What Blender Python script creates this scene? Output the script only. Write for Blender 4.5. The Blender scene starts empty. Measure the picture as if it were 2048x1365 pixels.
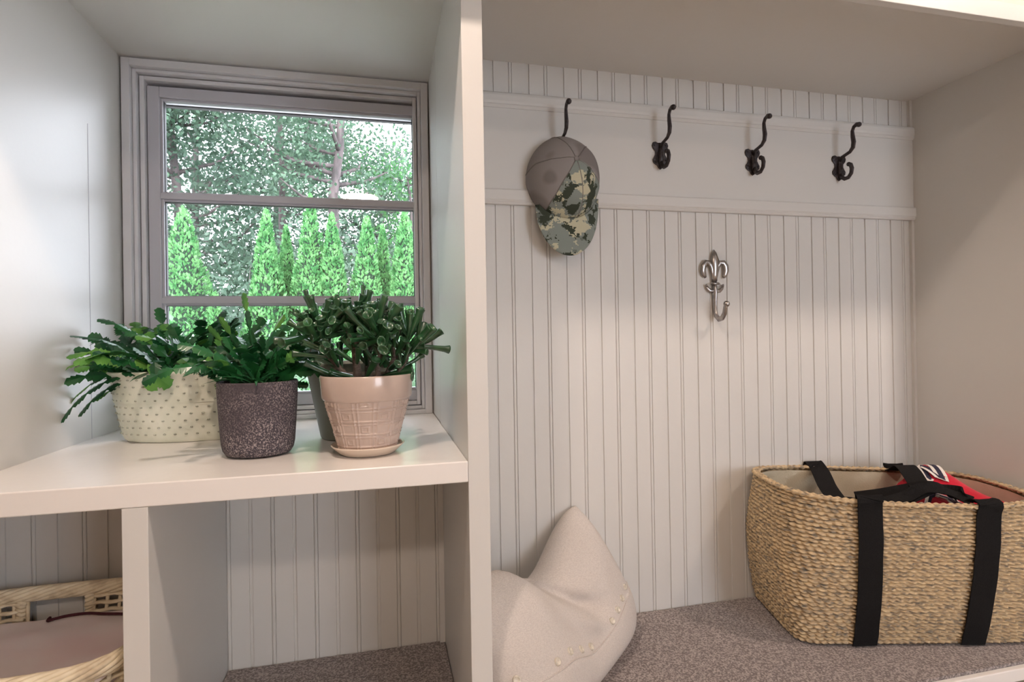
import bpy, math, random
import numpy as np
from mathutils import Vector, Matrix, noise
C = bpy.context.scene.collection
sc = bpy.context.scene
PI = math.pi

# ------------------------------------------------------------------ camera
F, YAW, PITCH, ROLL = 1112.75, 0.2309, 0.0037, 0.0168
def cam_ray(x, y):
    c, s = math.cos(ROLL), math.sin(ROLL); r = x*c + y*s; u = -x*s + y*c
    return r, u
def cam_vec(x, y, z):
    c, s = math.cos(ROLL), math.sin(ROLL); r = x*c + y*s; u = -x*s + y*c
    c, s = math.cos(PITCH), math.sin(PITCH); d = z*c - u*s; uu = z*s + u*c
    c, s = math.cos(YAW), math.sin(YAW)
    return Vector((r*c + d*s, -r*s + d*c, uu))
cam_d = bpy.data.cameras.new('camera'); cam = bpy.data.objects.new('camera', cam_d); C.objects.link(cam)
R_, U_, B_ = cam_vec(1, 0, 0), cam_vec(0, 1, 0), -cam_vec(0, 0, 1)
cam.matrix_world = Matrix(((R_.x, U_.x, B_.x, -0.1508), (R_.y, U_.y, B_.y, -1.0), (R_.z, U_.z, B_.z, -0.0182), (0, 0, 0, 1)))
cam_d.sensor_width = 36; cam_d.lens = F/2048*36
cam_d.shift_x = 1.33/2048; cam_d.shift_y = -13.5/2048
cam_d.clip_start = 0.02; cam_d.clip_end = 200
sc.camera = cam

# ------------------------------------------------------------------ light, world, exposure
vs = sc.view_settings
vs.view_transform = 'Standard'; vs.look = 'None'; vs.gamma = 1.0; vs.use_curve_mapping = False
vs.exposure = 0.02
W = bpy.data.worlds.new('overcast_sky'); sc.world = W; W.use_nodes = True
bg = W.node_tree.nodes['Background']
bg.inputs[0].default_value = (0.86, 0.88, 1.0, 1); bg.inputs[1].default_value = 10.5
def lamp(name, kind, loc, energy, color, rot=(0, 0, 0), **kw):
    d = bpy.data.lights.new(name, kind); d.energy = energy; d.color = color
    for k, v in kw.items(): setattr(d, k, v)
    o = bpy.data.objects.new(name, d); o.location = loc; o.rotation_euler = rot; C.objects.link(o); return o
WARM = (1.0, 0.81, 0.68)
lamp('sun_through_cloud', 'SUN', (0, -4, 8), 8.5, (1, 1, 0.98), (math.radians(38), 0, math.radians(-25)), angle=math.radians(25))
CEIL = 1.17
RX0, RX1, RZ0, RZ1 = 1.2, 2.5, -.65, .70      # added unseen window behind the camera, lets in fill daylight
LAMPS = ((-0.30, -0.50), (1.61, -0.50))

# ------------------------------------------------------------------ materials
def lin(c):
    return tuple((v/12.92 if v <= .04045 else ((v+.055)/1.055)**2.4) for v in c)
def rgb(r, g, b): return lin((r/255, g/255, b/255)) + (1,)
class NT:
    def __init__(s, m): s.nt = m.node_tree; s.N = s.nt.nodes; s.L = s.nt.links
    def n(s, t, **kw):
        o = s.N.new(t)
        for k, v in kw.items():
            if k in o.inputs: o.inputs[k].default_value = v
            else: setattr(o, k, v)
        return o
    def l(s, a, b): s.L.new(a, b)
def mat(name, col, rough=.5, metal=0, spec=.5, col2=None, scale=20, bump=0, bscale=None, detail=4, stretch=(1, 1, 1), sheen=0, ramp=(.35, .65), trans=0, coord='Object', coat=0):
    m = bpy.data.materials.new(name); m.use_nodes = True; t = NT(m)
    b = t.N['Principled BSDF']; b.inputs['Base Color'].default_value = col
    b.inputs['Roughness'].default_value = rough; b.inputs['Metallic'].default_value = metal
    b.inputs['Specular IOR Level'].default_value = spec
    if sheen: b.inputs['Sheen Weight'].default_value = sheen
    if coat: b.inputs['Coat Weight'].default_value = coat
    tc = t.n('ShaderNodeTexCoord'); mp = t.n('ShaderNodeMapping'); mp.inputs['Scale'].default_value = stretch
    t.l(tc.outputs[coord], mp.inputs[0])
    if col2:
        no = t.n('ShaderNodeTexNoise', Scale=scale, Detail=detail); t.l(mp.outputs[0], no.inputs['Vector'])
        rp = t.n('ShaderNodeValToRGB'); rp.color_ramp.elements[0].position = ramp[0]; rp.color_ramp.elements[1].position = ramp[1]
        rp.color_ramp.elements[0].color = col; rp.color_ramp.elements[1].color = col2
        t.l(no.outputs['Fac'], rp.inputs[0]); t.l(rp.outputs[0], b.inputs['Base Color'])
    if bump:
        no2 = t.n('ShaderNodeTexNoise', Scale=bscale or scale, Detail=3); t.l(mp.outputs[0], no2.inputs['Vector'])
        bp = t.n('ShaderNodeBump', Strength=bump, Distance=.002); t.l(no2.outputs['Fac'], bp.inputs['Height']); t.l(bp.outputs[0], b.inputs['Normal'])
    if trans:
        tr = t.n('ShaderNodeBsdfTranslucent'); mx = t.n('ShaderNodeMixShader'); mx.inputs[0].default_value = trans
        if col2: t.l(rp.outputs[0], tr.inputs['Color'])
        else: tr.inputs['Color'].default_value = col
        out = t.N['Material Output']; t.l(b.outputs[0], mx.inputs[1]); t.l(tr.outputs[0], mx.inputs[2]); t.l(mx.outputs[0], out.inputs[0])
    return m
M = {}
M['paint'] = mat('painted_wood', rgb(214, 212, 208), .42, spec=.35, bump=.12, bscale=60)
M['paint_gloss'] = mat('painted_shelf', rgb(236, 232, 228), .24, spec=.5, bump=.08, bscale=50)
M['frieze'] = mat('painted_frieze', rgb(214, 207, 190), .5, bump=.1, bscale=60)
M['plaster'] = mat('painted_plaster', rgb(222, 214, 204), .8, bump=.1, bscale=90)
M['casing'] = mat('casing_paint', rgb(216, 214, 217), .4, bump=.1, bscale=70)
M['sash'] = mat('sash_paint', rgb(190, 188, 195), .45, bump=.15, bscale=70)
M['frame_shade'] = mat('outer_frame_shade', rgb(52, 50, 54), .6)  # dark colour stands in for shade on the outer frame's sky-lit underside
M['sash_old'] = mat('weathered_strip', rgb(150, 146, 138), .6, col2=rgb(92, 90, 84), scale=60, bump=.4)
M['floorwood'] = mat('room_floor', rgb(198, 184, 166), .5, col2=rgb(184, 168, 150), scale=8, stretch=(1, 12, 1))
M['carpet'] = mat('carpet_pile', rgb(112, 102, 100), .95, col2=rgb(178, 166, 162), scale=240, detail=2, bump=1, bscale=400, sheen=.3, spec=.1, ramp=(.42, .62))
M['black_iron'] = mat('black_iron', rgb(52, 48, 50), .38, metal=.55, col2=rgb(74, 68, 70), scale=120, bump=.5, bscale=160)
M['pewter'] = mat('brushed_pewter', rgb(178, 174, 172), .28, metal=1, col2=rgb(120, 117, 118), scale=40, bump=.2, bscale=80, ramp=(.45, .8))
M['hole'] = mat('screw_hole', rgb(24, 22, 22), .6)
M['linen'] = mat('linen', rgb(206, 197, 191), .92, col2=rgb(224, 216, 209), scale=260, stretch=(1, 1, 5), detail=2, bump=.7, bscale=500, spec=.1, sheen=.15)
M['pearl'] = mat('pearl_button', rgb(226, 218, 204), .2, col2=rgb(196, 188, 172), scale=150, spec=.6, coat=.5)
M['webbing'] = mat('black_webbing', rgb(26, 25, 26), .9, col2=rgb(34, 33, 33), scale=400, bump=.5, bscale=700, spec=.12)
M['canvas'] = mat('cream_canvas', rgb(218, 208, 186), .85, col2=rgb(206, 195, 170), scale=12, bump=.4, bscale=300, spec=.1)
M['red_cloth'] = mat('red_knit', rgb(208, 34, 58), .85, col2=rgb(196, 26, 50), scale=30, bump=.4, bscale=400, spec=.15, sheen=.2)
M['navy'] = mat('navy_print', rgb(40, 38, 62), .7)
M['white_print'] = mat('white_print', rgb(236, 228, 222), .7)
M['pink_cloth'] = mat('pale_pink_cloth', rgb(248, 236, 236), .9, col2=rgb(248, 214, 218), scale=6, detail=2, spec=.1, bump=.3, bscale=40, ramp=(.4, .8))
M['cord'] = mat('dark_red_cord', rgb(74, 28, 38), .85, bump=.8, bscale=500)
M['soil'] = mat('potting_soil', rgb(40, 32, 28), .95, col2=rgb(78, 62, 50), scale=120, bump=1, bscale=150)
M['moss'] = mat('dry_moss', rgb(116, 92, 68), .95, col2=rgb(70, 54, 42), scale=200, bump=1, bscale=200)
M['mesh_grey'] = mat('grey_mesh_fabric', rgb(148, 142, 140), .85, col2=rgb(130, 124, 122), scale=9, bump=.2, bscale=300, spec=.1, ramp=(.5, .56), detail=1)
M['stitch'] = mat('grey_stitching', rgb(120, 114, 112), .9)
M['pale_pot'] = mat('cream_enamel', rgb(212, 214, 196), .4, col2=rgb(224, 224, 208), scale=25, bump=.2, bscale=60)
M['dimple'] = mat('grey_hobnail', rgb(150, 152, 138), .5, col2=rgb(182, 182, 166), scale=300, ramp=(.4, .6))  # nubs greyer and darker than the pot body
M['plaid_pot'] = mat('taupe_glaze', rgb(196, 176, 164), .22, col2=rgb(206, 186, 174), scale=18, spec=.6, coat=.35)
M['saucer'] = mat('cream_glaze', rgb(222, 204, 186), .25, spec=.6, coat=.3)
M['olive_pot'] = mat('olive_grey_glaze', rgb(122, 124, 112), .5, bump=.2)
M['bark'] = mat('grey_bark', rgb(96, 84, 84), .9, col2=rgb(62, 56, 56), scale=8, stretch=(1, 1, .25), bump=1, bscale=20)
M['jade_bark'] = mat('jade_stem', rgb(84, 72, 64), .8, col2=rgb(112, 98, 88), scale=150, stretch=(1, 1, 3), bump=.8, bscale=200)
M['jade_leaf'] = mat('jade_leaf', rgb(30, 68, 42), .28, col2=rgb(54, 100, 60), scale=30, spec=.7, coat=.3)
M['bounce_ground'] = mat('pale_bounce_ground', rgb(186, 184, 186), .9, col2=rgb(166, 166, 164), scale=6, bump=1, bscale=40)  # ground tone set pale to bounce neutral light into the niche
M['brass_trim'] = mat('lamp_trim', rgb(235, 232, 226), .4)
def leafmat(name, a, b, scale, trans=.35, rough=.45, sd=2, spec=.4, k=1.0):
    if k != 1: a, b = [tuple(int(255*(v/255)*k**.4545) for v in c) for c in (a, b)]
    return mat(name, rgb(*a), rough, col2=rgb(*b), scale=scale, trans=trans, detail=sd, spec=spec)
M['arbor'] = leafmat('arborvitae_frond', (84, 160, 92), (158, 228, 146), 9, .3, .7, spec=.2, k=.48)
M['arbor_shade'] = mat('arborvitae_inner_shade', rgb(20, 42, 27), .9)  # dark core cone, colour painted as the shade between the fronds
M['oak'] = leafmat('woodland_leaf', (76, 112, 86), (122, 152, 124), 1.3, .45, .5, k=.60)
M['oak_dark'] = leafmat('dark_woodland_leaf', (68, 98, 78), (104, 132, 110), 1.6, .45, .5, k=.60)  # darker leaf tone for thickets, bushes and some trees
M['spring'] = leafmat('light_woodland_leaf', (94, 170, 96), (134, 200, 124), 2, .5, .5, k=.42)
M['shrub'] = leafmat('variegated_shrub_leaf', (106, 174, 116), (200, 224, 196), 7, .45, .5, k=.42)
M['cactus'] = leafmat('holiday_cactus', (18, 72, 42), (44, 112, 58), 14, .22, .28, spec=.6)
M['cactus_tip'] = leafmat('holiday_cactus_young', (84, 148, 66), (122, 178, 84), 20, .35, .35, spec=.5)
M['spiky'] = leafmat('spiky_leaf', (30, 92, 56), (70, 132, 84), 40, .15, .3, spec=.6)
def speckle():
    m = mat('speckled_stoneware', rgb(70, 64, 72), .75, bump=.6, bscale=260); t = NT(m); b = t.N['Principled BSDF']
    tc = t.n('ShaderNodeTexCoord')
    no = t.n('ShaderNodeTexNoise', Scale=380, Detail=2); t.l(tc.outputs['Object'], no.inputs['Vector'])
    rp = t.n('ShaderNodeValToRGB'); rp.color_ramp.elements[0].position = .47; rp.color_ramp.elements[1].position = .66
    rp.color_ramp.elements[0].color = rgb(66, 60, 68); rp.color_ramp.elements[1].color = rgb(168, 156, 154)
    t.l(no.outputs['Fac'], rp.inputs[0])
    n2 = t.n('ShaderNodeTexNoise', Scale=9, Detail=2); t.l(tc.outputs['Object'], n2.inputs['Vector'])
    r2 = t.n('ShaderNodeValToRGB'); r2.color_ramp.elements[0].position = .30; r2.color_ramp.elements[1].position = .56
    mx = t.n('ShaderNodeMixRGB'); mx.inputs[1].default_value = rgb(70, 62, 68)
    t.l(n2.outputs['Fac'], r2.inputs[0]); t.l(r2.outputs[0], mx.inputs[0]); t.l(rp.outputs[0], mx.inputs[2]); t.l(mx.outputs[0], b.inputs['Base Color'])
    return m
M['speckle'] = speckle()
def camo():
    m = mat('pixel_camouflage', rgb(130, 138, 132), .85, spec=.1, bump=.2, bscale=400); t = NT(m); b = t.N['Principled BSDF']
    tc = t.n('ShaderNodeTexCoord'); sn = t.n('ShaderNodeVectorMath', operation='SNAP'); sn.inputs[1].default_value = (.0028, .0028, .0028)
    t.l(tc.outputs['Object'], sn.inputs[0])
    def layer(off, sc_, pos, colour, prev):
        ad = t.n('ShaderNodeVectorMath', operation='ADD'); ad.inputs[1].default_value = off; t.l(sn.outputs[0], ad.inputs[0])
        no = t.n('ShaderNodeTexNoise', Scale=sc_, Detail=4, Roughness=.6); t.l(ad.outputs[0], no.inputs['Vector'])
        gt = t.n('ShaderNodeMath', operation='GREATER_THAN'); gt.inputs[1].default_value = pos; t.l(no.outputs['Fac'], gt.inputs[0])
        mx = t.n('ShaderNodeMixRGB'); t.l(gt.outputs[0], mx.inputs[0]); mx.inputs[2].default_value = colour
        if prev is None: mx.inputs[1].default_value = rgb(136, 144, 138)
        else: t.l(prev, mx.inputs[1])
        return mx.outputs[0]
    o = layer((.3, 0, .1), 20, .55, rgb(196, 192, 166), None)
    o = layer((1.3, .5, .4), 24, .58, rgb(112, 118, 112), o)
    o = layer((3.1, .2, .9), 20, .53, rgb(66, 72, 62), o)
    t.l(o, b.inputs['Base Color']); return m
M['camo'] = camo()
def straw(name, a, b_, c_, sz):
    m = mat(name, rgb(*a), .7, spec=.25); t = NT(m); b = t.N['Principled BSDF']
    tc = t.n('ShaderNodeTexCoord'); mp = t.n('ShaderNodeMapping'); mp.inputs['Scale'].default_value = sz; t.l(tc.outputs['Object'], mp.inputs[0])
    no = t.n('ShaderNodeTexNoise', Scale=1, Detail=3); t.l(mp.outputs[0], no.inputs['Vector'])
    rp = t.n('ShaderNodeValToRGB'); e = rp.color_ramp.elements
    e[0].position = .32; e[0].color = rgb(*c_); e[1].position = .5; e[1].color = rgb(*a); x = e.new(.7); x.color = rgb(*b_)
    t.l(no.outputs['Fac'], rp.inputs[0]); t.l(rp.outputs[0], b.inputs['Base Color']); return m
M['seagrass'] = straw('seagrass_rope', (196, 172, 138), (220, 196, 156), (126, 118, 106), (55, 55, 210))
M['wicker'] = straw('peeled_willow', (228, 214, 186), (240, 228, 202), (200, 182, 154), (30, 30, 30))
def glass():
    m = bpy.data.materials.new('window_glass'); m.use_nodes = True; t = NT(m); t.N.remove(t.N['Principled BSDF'])
    tr = t.n('ShaderNodeBsdfTransparent'); tr.inputs[0].default_value = (.97, .99, .98, 1)
    gl = t.n('ShaderNodeBsdfGlossy'); gl.inputs['Roughness'].default_value = .02
    fr = t.n('ShaderNodeFresnel', IOR=1.45); mx = t.n('ShaderNodeMixShader'); t.l(fr.outputs[0], mx.inputs[0])
    t.l(tr.outputs[0], mx.inputs[1]); t.l(gl.outputs[0], mx.inputs[2]); t.l(mx.outputs[0], t.N['Material Output'].inputs[0]); return m
M['glass'] = glass()
def emit(name, c, s):
    m = bpy.data.materials.new(name); m.use_nodes = True; t = NT(m); b = t.N['Principled BSDF']
    b.inputs['Emission Color'].default_value = c; b.inputs['Emission Strength'].default_value = s; return m
M['bulb'] = emit('lamp_lens', (1, .85, .72, 1), 6)

# ------------------------------------------------------------------ mesh helpers
class MB:
    def __init__(s): s.v = []; s.f = []; s.mi = []
    def add(s, vs_, fs, k=0):
        o = len(s.v); s.v += [tuple(p) for p in vs_]; s.f += [tuple(i+o for i in f) for f in fs]; s.mi += [k]*len(fs); return s
    def box(s, a, b, k=0):
        x0, y0, z0 = a; x1, y1, z1 = b
        vs_ = [(x0,y0,z0),(x1,y0,z0),(x1,y1,z0),(x0,y1,z0),(x0,y0,z1),(x1,y0,z1),(x1,y1,z1),(x0,y1,z1)]
        return s.add(vs_, [(0,3,2,1),(4,5,6,7),(0,1,5,4),(1,2,6,5),(2,3,7,6),(3,0,4,7)], k)
    def tube(s, path, rad, n=10, flat=1.0, up=(0, 0, 1), cap=True, k=0, closed=False):
        P = [Vector(p) for p in path]; m = len(P)
        if not hasattr(rad, '__len__'): rad = [rad]*m
        if not hasattr(flat, '__len__'): flat = [flat]*m
        vs_ = []; prev = None
        for i, p in enumerate(P):
            if closed: t = P[(i+1) % m]-P[i-1]
            else: t = P[min(i+1, m-1)]-P[max(i-1, 0)]
            if t.length < 1e-9: t = Vector((0, 0, 1))
            t.normalize()
            if prev is None:
                u = Vector(up); u = u - t*u.dot(t)
                if u.length < 1e-3: u = Vector((1, 0, 0)); u = u - t*u.dot(t)
            else: u = prev - t*prev.dot(t)
            u.normalize(); prev = u; w = t.cross(u)
            for j in range(n):
                a = 2*PI*j/n; vs_.append(p + (u*math.cos(a)*flat[i] + w*math.sin(a))*rad[i])
        fs = []
        for i in range(m if closed else m-1):
            for j in range(n):
                i2 = (i+1) % m
                fs.append((i*n+j, i*n+(j+1) % n, i2*n+(j+1) % n, i2*n+j))
        if cap and not closed:
            fs.append(tuple(range(n))[::-1]); fs.append(tuple((m-1)*n+j for j in range(n)))
        return s.add(vs_, fs, k)
    def ball(s, c, r, n=12, sc_=(1, 1, 1), k=0):
        vs_ = []; fs = []; m = n//2+1
        for i in range(m):
            t = PI*i/(m-1)
            for j in range(n):
                a = 2*PI*j/n; vs_.append((c[0]+r*sc_[0]*math.sin(t)*math.cos(a), c[1]+r*sc_[1]*math.sin(t)*math.sin(a), c[2]+r*sc_[2]*math.cos(t)))
        for i in range(m-1):
            for j in range(n): fs.append((i*n+j, (i+1)*n+j, (i+1)*n+(j+1) % n, i*n+(j+1) % n))
        return s.add(vs_, fs, k)
    def lathe(s, prof, n=48, c=(0, 0, 0), ell=(1, 1), rot=0, k=0, close=False):
        vs_ = []; m = len(prof)
        for r, z in prof:
            for j in range(n):
                a = 2*PI*j/n; x = r*ell[0]*math.cos(a); y = r*ell[1]*math.sin(a)
                vs_.append((c[0]+x*math.cos(rot)-y*math.sin(rot), c[1]+x*math.sin(rot)+y*math.cos(rot), c[2]+z))
        fs = [(i*n+j, i*n+(j+1) % n, ((i+1) % m)*n+(j+1) % n, ((i+1) % m)*n+j) for i in range(m if close else m-1) for j in range(n)]
        return s.add(vs_, fs, k)
    def grid(s, fn, nu, nv, k=0, wrap=False):
        vs_ = [fn(i/(nu if wrap else nu-1), j/(nv-1)) for j in range(nv) for i in range(nu)]
        fs = []
        for j in range(nv-1):
            for i in range(nu if wrap else nu-1):
                i2 = (i+1) % nu; fs.append((j*nu+i, j*nu+i2, (j+1)*nu+i2, (j+1)*nu+i))
        return s.add(vs_, fs, k)
    def prism(s, poly, y0, y1, k=0, plane='XZ'):
        n = len(poly)
        if plane == 'XZ': vs_ = [(x, y0, z) for x, z in poly]+[(x, y1, z) for x, z in poly]
        elif plane == 'XY': vs_ = [(x, z, y0) for x, z in poly]+[(x, z, y1) for x, z in poly]
        fs = [tuple(range(n))[::-1], tuple(range(n, 2*n))]+[(i, (i+1) % n, n+(i+1) % n, n+i) for i in range(n)]
        return s.add(vs_, fs, k)
    def build(s, name, m, parent=None, smooth=True, bevel=0, fix=False, solid=0):
        me = bpy.data.meshes.new(name); me.from_pydata(s.v, [], s.f)
        for q in (m if isinstance(m, (list, tuple)) else [m]): me.materials.append(M[q])
        if len(set(s.mi)) > 1: me.polygons.foreach_set('material_index', s.mi)
        if smooth: me.polygons.foreach_set('use_smooth', [True]*len(me.polygons))
        me.update()
        if fix:
            import bmesh
            b = bmesh.new(); b.from_mesh(me); bmesh.ops.recalc_face_normals(b, faces=b.faces); b.to_mesh(me); b.free()
        o = bpy.data.objects.new(name, me); C.objects.link(o)
        if parent: o.parent = parent
        if solid:
            md = o.modifiers.new('thickness', 'SOLIDIFY'); md.thickness = solid; md.offset = 0
        if bevel:
            md = o.modifiers.new('edges', 'BEVEL'); md.width = bevel; md.segments = 2; md.limit_method = 'ANGLE'; md.angle_limit = math.radians(40)
        return o
def tag(o, label=None, cat=None, group=None, kind=None):
    if label: o['label'] = label
    if cat: o['category'] = cat
    if group: o['group'] = group
    if kind: o['kind'] = kind
    return o
def empty(name, loc=(0, 0, 0), label=None, cat=None, group=None, rz=0):
    o = bpy.data.objects.new(name, None); o.location = loc; o.rotation_euler = (0, 0, rz); o.empty_display_size = .05; C.objects.link(o)
    return tag(o, label, cat, group)
def child(mb, name, m, parent, **kw):
    """parts are authored in world space: move them under the parent empty"""
    o = mb.build(name, m, parent, **kw)
    root = parent
    while root.parent: root = root.parent
    inv = Matrix.LocRotScale(root.location, root.rotation_euler, None).inverted(); o.data.transform(inv); return o
def copy_tree(o, parent=None):
    c = o.copy(); C.objects.link(c); c.parent = parent
    for ch in list(o.children): copy_tree(ch, c)
    return c
def struct(mb, name, m='paint', label=None, **kw):
    kw.setdefault('smooth', False)
    o = mb.build(name, m, **kw); o['kind'] = 'structure'
    if label: o['label'] = label
    o['category'] = name.split('_')[0]
    return o
def quads(name, cen, dirs, nor, ln, wd, m, parent, taper=.5, fold=0):
    """many small pointed leaves as one mesh"""
    n = len(cen); d = dirs/np.linalg.norm(dirs, axis=1)[:, None]
    w = np.cross(d, nor); w /= (np.linalg.norm(w, axis=1)[:, None]+1e-9)
    L = ln[:, None]; Wd = wd[:, None]
    v = np.empty((n, 4, 3)); v[:, 0] = cen-d*L*.5; v[:, 1] = cen+w*Wd*.5+d*L*(taper-.5); v[:, 2] = cen+d*L*.5; v[:, 3] = cen-w*Wd*.5+d*L*(taper-.5)
    me = bpy.data.meshes.new(name); me.vertices.add(n*4); me.vertices.foreach_set('co', v.reshape(-1).astype('f'))
    me.loops.add(n*4); me.loops.foreach_set('vertex_index', np.arange(n*4, dtype='i'))
    me.polygons.add(n); me.polygons.foreach_set('loop_start', np.arange(0, n*4, 4, dtype='i'))
    me.update(calc_edges=True); me.materials.append(M[m]); me.validate()
    o = bpy.data.objects.new(name, me); C.objects.link(o)
    if parent: o.parent = parent
    return o

# ------------------------------------------------------------------ the built-in: key planes
ZS, TS = -0.2429, .0382           # window shelf top, thickness
YB, YW = 0.4503, 0.6756           # beadboard plane, window wall plane
XR, ZC, ZB = 1.5223, 0.7187, -0.8021
FLOOR = -1.25
NL, NT_ = -0.815, .745            # niche left wall, niche ceiling
DL, DR = 0.0, .0391               # tall divider

def beadboard(name, x0, x1, z0, z1, y, start, label):
    pitch = .0496; prof = []
    k = math.floor((x0-start)/pitch); x = start+k*pitch; xs = []
    pts = [(x0, 0)]
    i = k
    while True:
        xc = start+i*pitch
        if xc > x1-.006: break
        if xc > x0+.006:
            if i % 2 == 0: g = [(-.0042, 0), (-.0034, .0036), (.0034, .0036), (.0042, 0)]
            else: g = [(-.0052, 0), (-.0042, .0028), (-.0032, .0003), (-.0015, -.0006), (.0015, -.0006), (.0032, .0003), (.0042, .0028), (.0052, 0)]
            pts += [(xc+a, b) for a, b in g]
        i += 1
    pts.append((x1, 0))
    mb = MB(); n = len(pts); vs_ = [(a, y+b, z) for z in (z0, z1) for a, b in pts]
    vs_ += [(x0, y+.02, z0), (x1, y+.02, z0), (x0, y+.02, z1), (x1, y+.02, z1)]
    fs = [(j, j+1, n+j+1, n+j) for j in range(n-1)]
    b0, b1, c0, c1 = 2*n, 2*n+1, 2*n+2, 2*n+3
    fs += [(b0, c0, c1, b1), tuple(range(n-1, -1, -1))+(b0, b1), tuple(range(n, 2*n))+(c1, c0), (0, n, c0, b0), (n-1, b1, c1, 2*n-1)]
    mb.add(vs_, fs); return struct(mb, name, 'paint', label)
beadboard('wall_back', DR, XR, ZB-.03, ZC, YB, .1485, 'beaded board back wall of the open locker bay')
beadboard('wall_cubby_back', -1.07, DL, ZB-.03, ZS-TS, YB, -.4627, 'beaded board back wall of the cubbies under the window shelf')
struct(MB().box((-1.3, YB+.0205, FLOOR), (XR+.2, YB+.06, ZS-TS-.0005)).box((DR, YB+.0205, ZS-TS), (XR+.2, YB+.06, CEIL)), 'wall_rear', 'plaster')
struct(MB().box((XR, 0, FLOOR), (XR+.039, YB+.02, CEIL)), 'wall_right', 'paint', 'plain painted side panel right of the locker bay')
# tall divider between niche and locker bay
div = MB().box((DL, 0, FLOOR), (DR, YB+.0204, CEIL)).build('wall_divider', 'paint', smooth=False, bevel=.0012); tag(div, 'tall painted divider panel between window niche and locker bay', 'wall', kind='structure')
# niche box
struct(MB().box((DL, YB+.021, ZS), (DR, YW, NT_)), 'wall_niche_right', 'paint')
struct(MB().box((-1.3, 0, ZS), (NL, YW, CEIL)), 'wall_niche_left', 'paint', 'plain painted left wall of the window niche')
struct(MB().box((NL, 0, NT_), (DL, YW, NT_+.02)), 'ceiling_niche', 'paint', 'painted ceiling of the window niche')
struct(MB().box((NL-.6, -.0620, ZC), (DL+.01, -.0005, ZC+.02)), 'ceiling_front', 'paint')
struct(MB().box((DR, -.0620, ZC), (XR+.2, YB, ZC+.02)), 'ceiling_bay', 'paint', 'painted ceiling board of the locker bay')
struct(MB().box((-1.4, -.074, .6855), (XR+.2, -.0625, CEIL)), 'wall_header', 'frieze')
hb = MB().box((-1.4, -.08, .649), (XR+.2, -.0625, .685)).build('trim_1', 'paint', smooth=False, bevel=.001); tag(hb, 'horizontal painted beam across the top front of the bay', 'trim', kind='structure')
# seams in niche boards
struct(MB().box((NL-.0002, .5, ZS), (NL+.0006, .5012, .5)), 'trim_10', 'sash')

# window shelf and cubby frame
sh = empty('window_shelf', (0, 0, ZS), 'thick white painted shelf under the window, holding the potted plants', 'shelf')
child(MB().box((-1.3, -.0005, ZS-TS), (DL-.0003, YW-.0005, ZS)), 'shelf_board', 'paint_gloss', sh, smooth=False, bevel=.002)
cd = MB().box((-.5545, 0, FLOOR), (-.517, YB-.0003, ZS-TS-.0003)).build('cubby_divider', 'paint', smooth=False, bevel=.0012)
tag(cd, 'short white upright panel separating the two cubbies below the shelf', 'divider')
struct(MB().box((-1.11, 0, FLOOR), (-1.07, YB, ZS-TS)), 'wall_left', 'paint')
# benches
def slab(name, x0, x1, label, cat):
    o = MB().box((x0, -.006, ZB-.038), (x1, YB-.001, ZB-.009)).build(name, 'paint_gloss', smooth=False, bevel=.002); return tag(o, label, cat)
slab('bench_seat', DR+.0005, XR-.0005, 'white painted bench board with rounded front edge below the basket and pillow', 'bench')
slab('cubby_shelf', -.5165, DL-.0005, 'white painted board under the empty right cubby carpet', 'shelf')
slab('cubby_shelf', -1.0695, -.555, 'white painted board under the wicker basket cubby', 'shelf')
def carpet(x0, x1, y0, label):
    mb = MB(); h = lambda x, y: .0009*noise.noise(Vector((x*160, y*160, 0)))
    nx = int((x1-x0)/.006); ny = int((YB-.004-y0)/.006)
    mb.grid(lambda u, v: (x0+(x1-x0)*u, y0+(YB-.004-y0)*v, ZB-.0004+h(x0+(x1-x0)*u, y0+(YB-.004-y0)*v)), nx, ny)
    mb.box((x0, y0, ZB-.0088), (x1, YB-.004, ZB-.0016))
    return tag(mb.build('carpet_mat', 'carpet', smooth=True), label, 'carpet')
carpet(DR+.003, XR-.003, .006, 'grey brown carpet mat covering the bench under the seagrass basket')
carpet(-.515, DL-.002, .004, 'grey brown carpet mat in the empty lower cubby')

# rails on the back wall
def rail(name, z0, z1, prof, label):
    n = len(prof); vs_ = [(x, YB-d, z) for x in (DR+.0002, XR-.0002) for d, z in prof]
    mb = MB().add(vs_, [tuple(range(n)), tuple(range(n, 2*n))[::-1]]+[(i, n+i, n+(i+1) % n, (i+1) % n) for i in range(n)])
    return struct(mb, name, 'paint', label, fix=True)
Z1, Z2, Z3, Z4 = .6312, .5898, .3729, .3330
rail('trim_2', Z2, Z1, [(0, Z1), (.012, Z1), (.016, Z1-.004), (.018, Z1-.010), (.018, Z2+.016), (.0155, Z2+.010), (.0165, Z2+.007), (.013, Z2+.002), (.012, Z2), (0, Z2)], 'upper moulding of the hook board')
rail('trim_3', Z3, Z2, [(0, Z2-.0002), (.010, Z2-.0002), (.010, Z3+.0002), (0, Z3+.0002)], 'flat hook board carrying the black hooks')
rail('trim_4', Z4, Z3, [(0, Z3), (.016, Z3), (.018, Z3-.003), (.018, Z4+.012), (.015, Z4+.008), (.016, Z4+.005), (.013, Z4), (0, Z4)], 'lower moulding of the hook board')
struct(MB().box((XR-.010, YB-.010, ZB), (XR-.0003, YB-.0003, Z4-.0005)).box((XR-.010, YB-.010, Z1+.0005), (XR-.0003, YB-.0003, ZC-.0005)), 'trim_5', 'paint')
struct(MB().box((DL-.014, YB-.012, ZB), (DL-.0003, YB-.0003, ZS-TS-.0005)), 'trim_6', 'paint')

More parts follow.
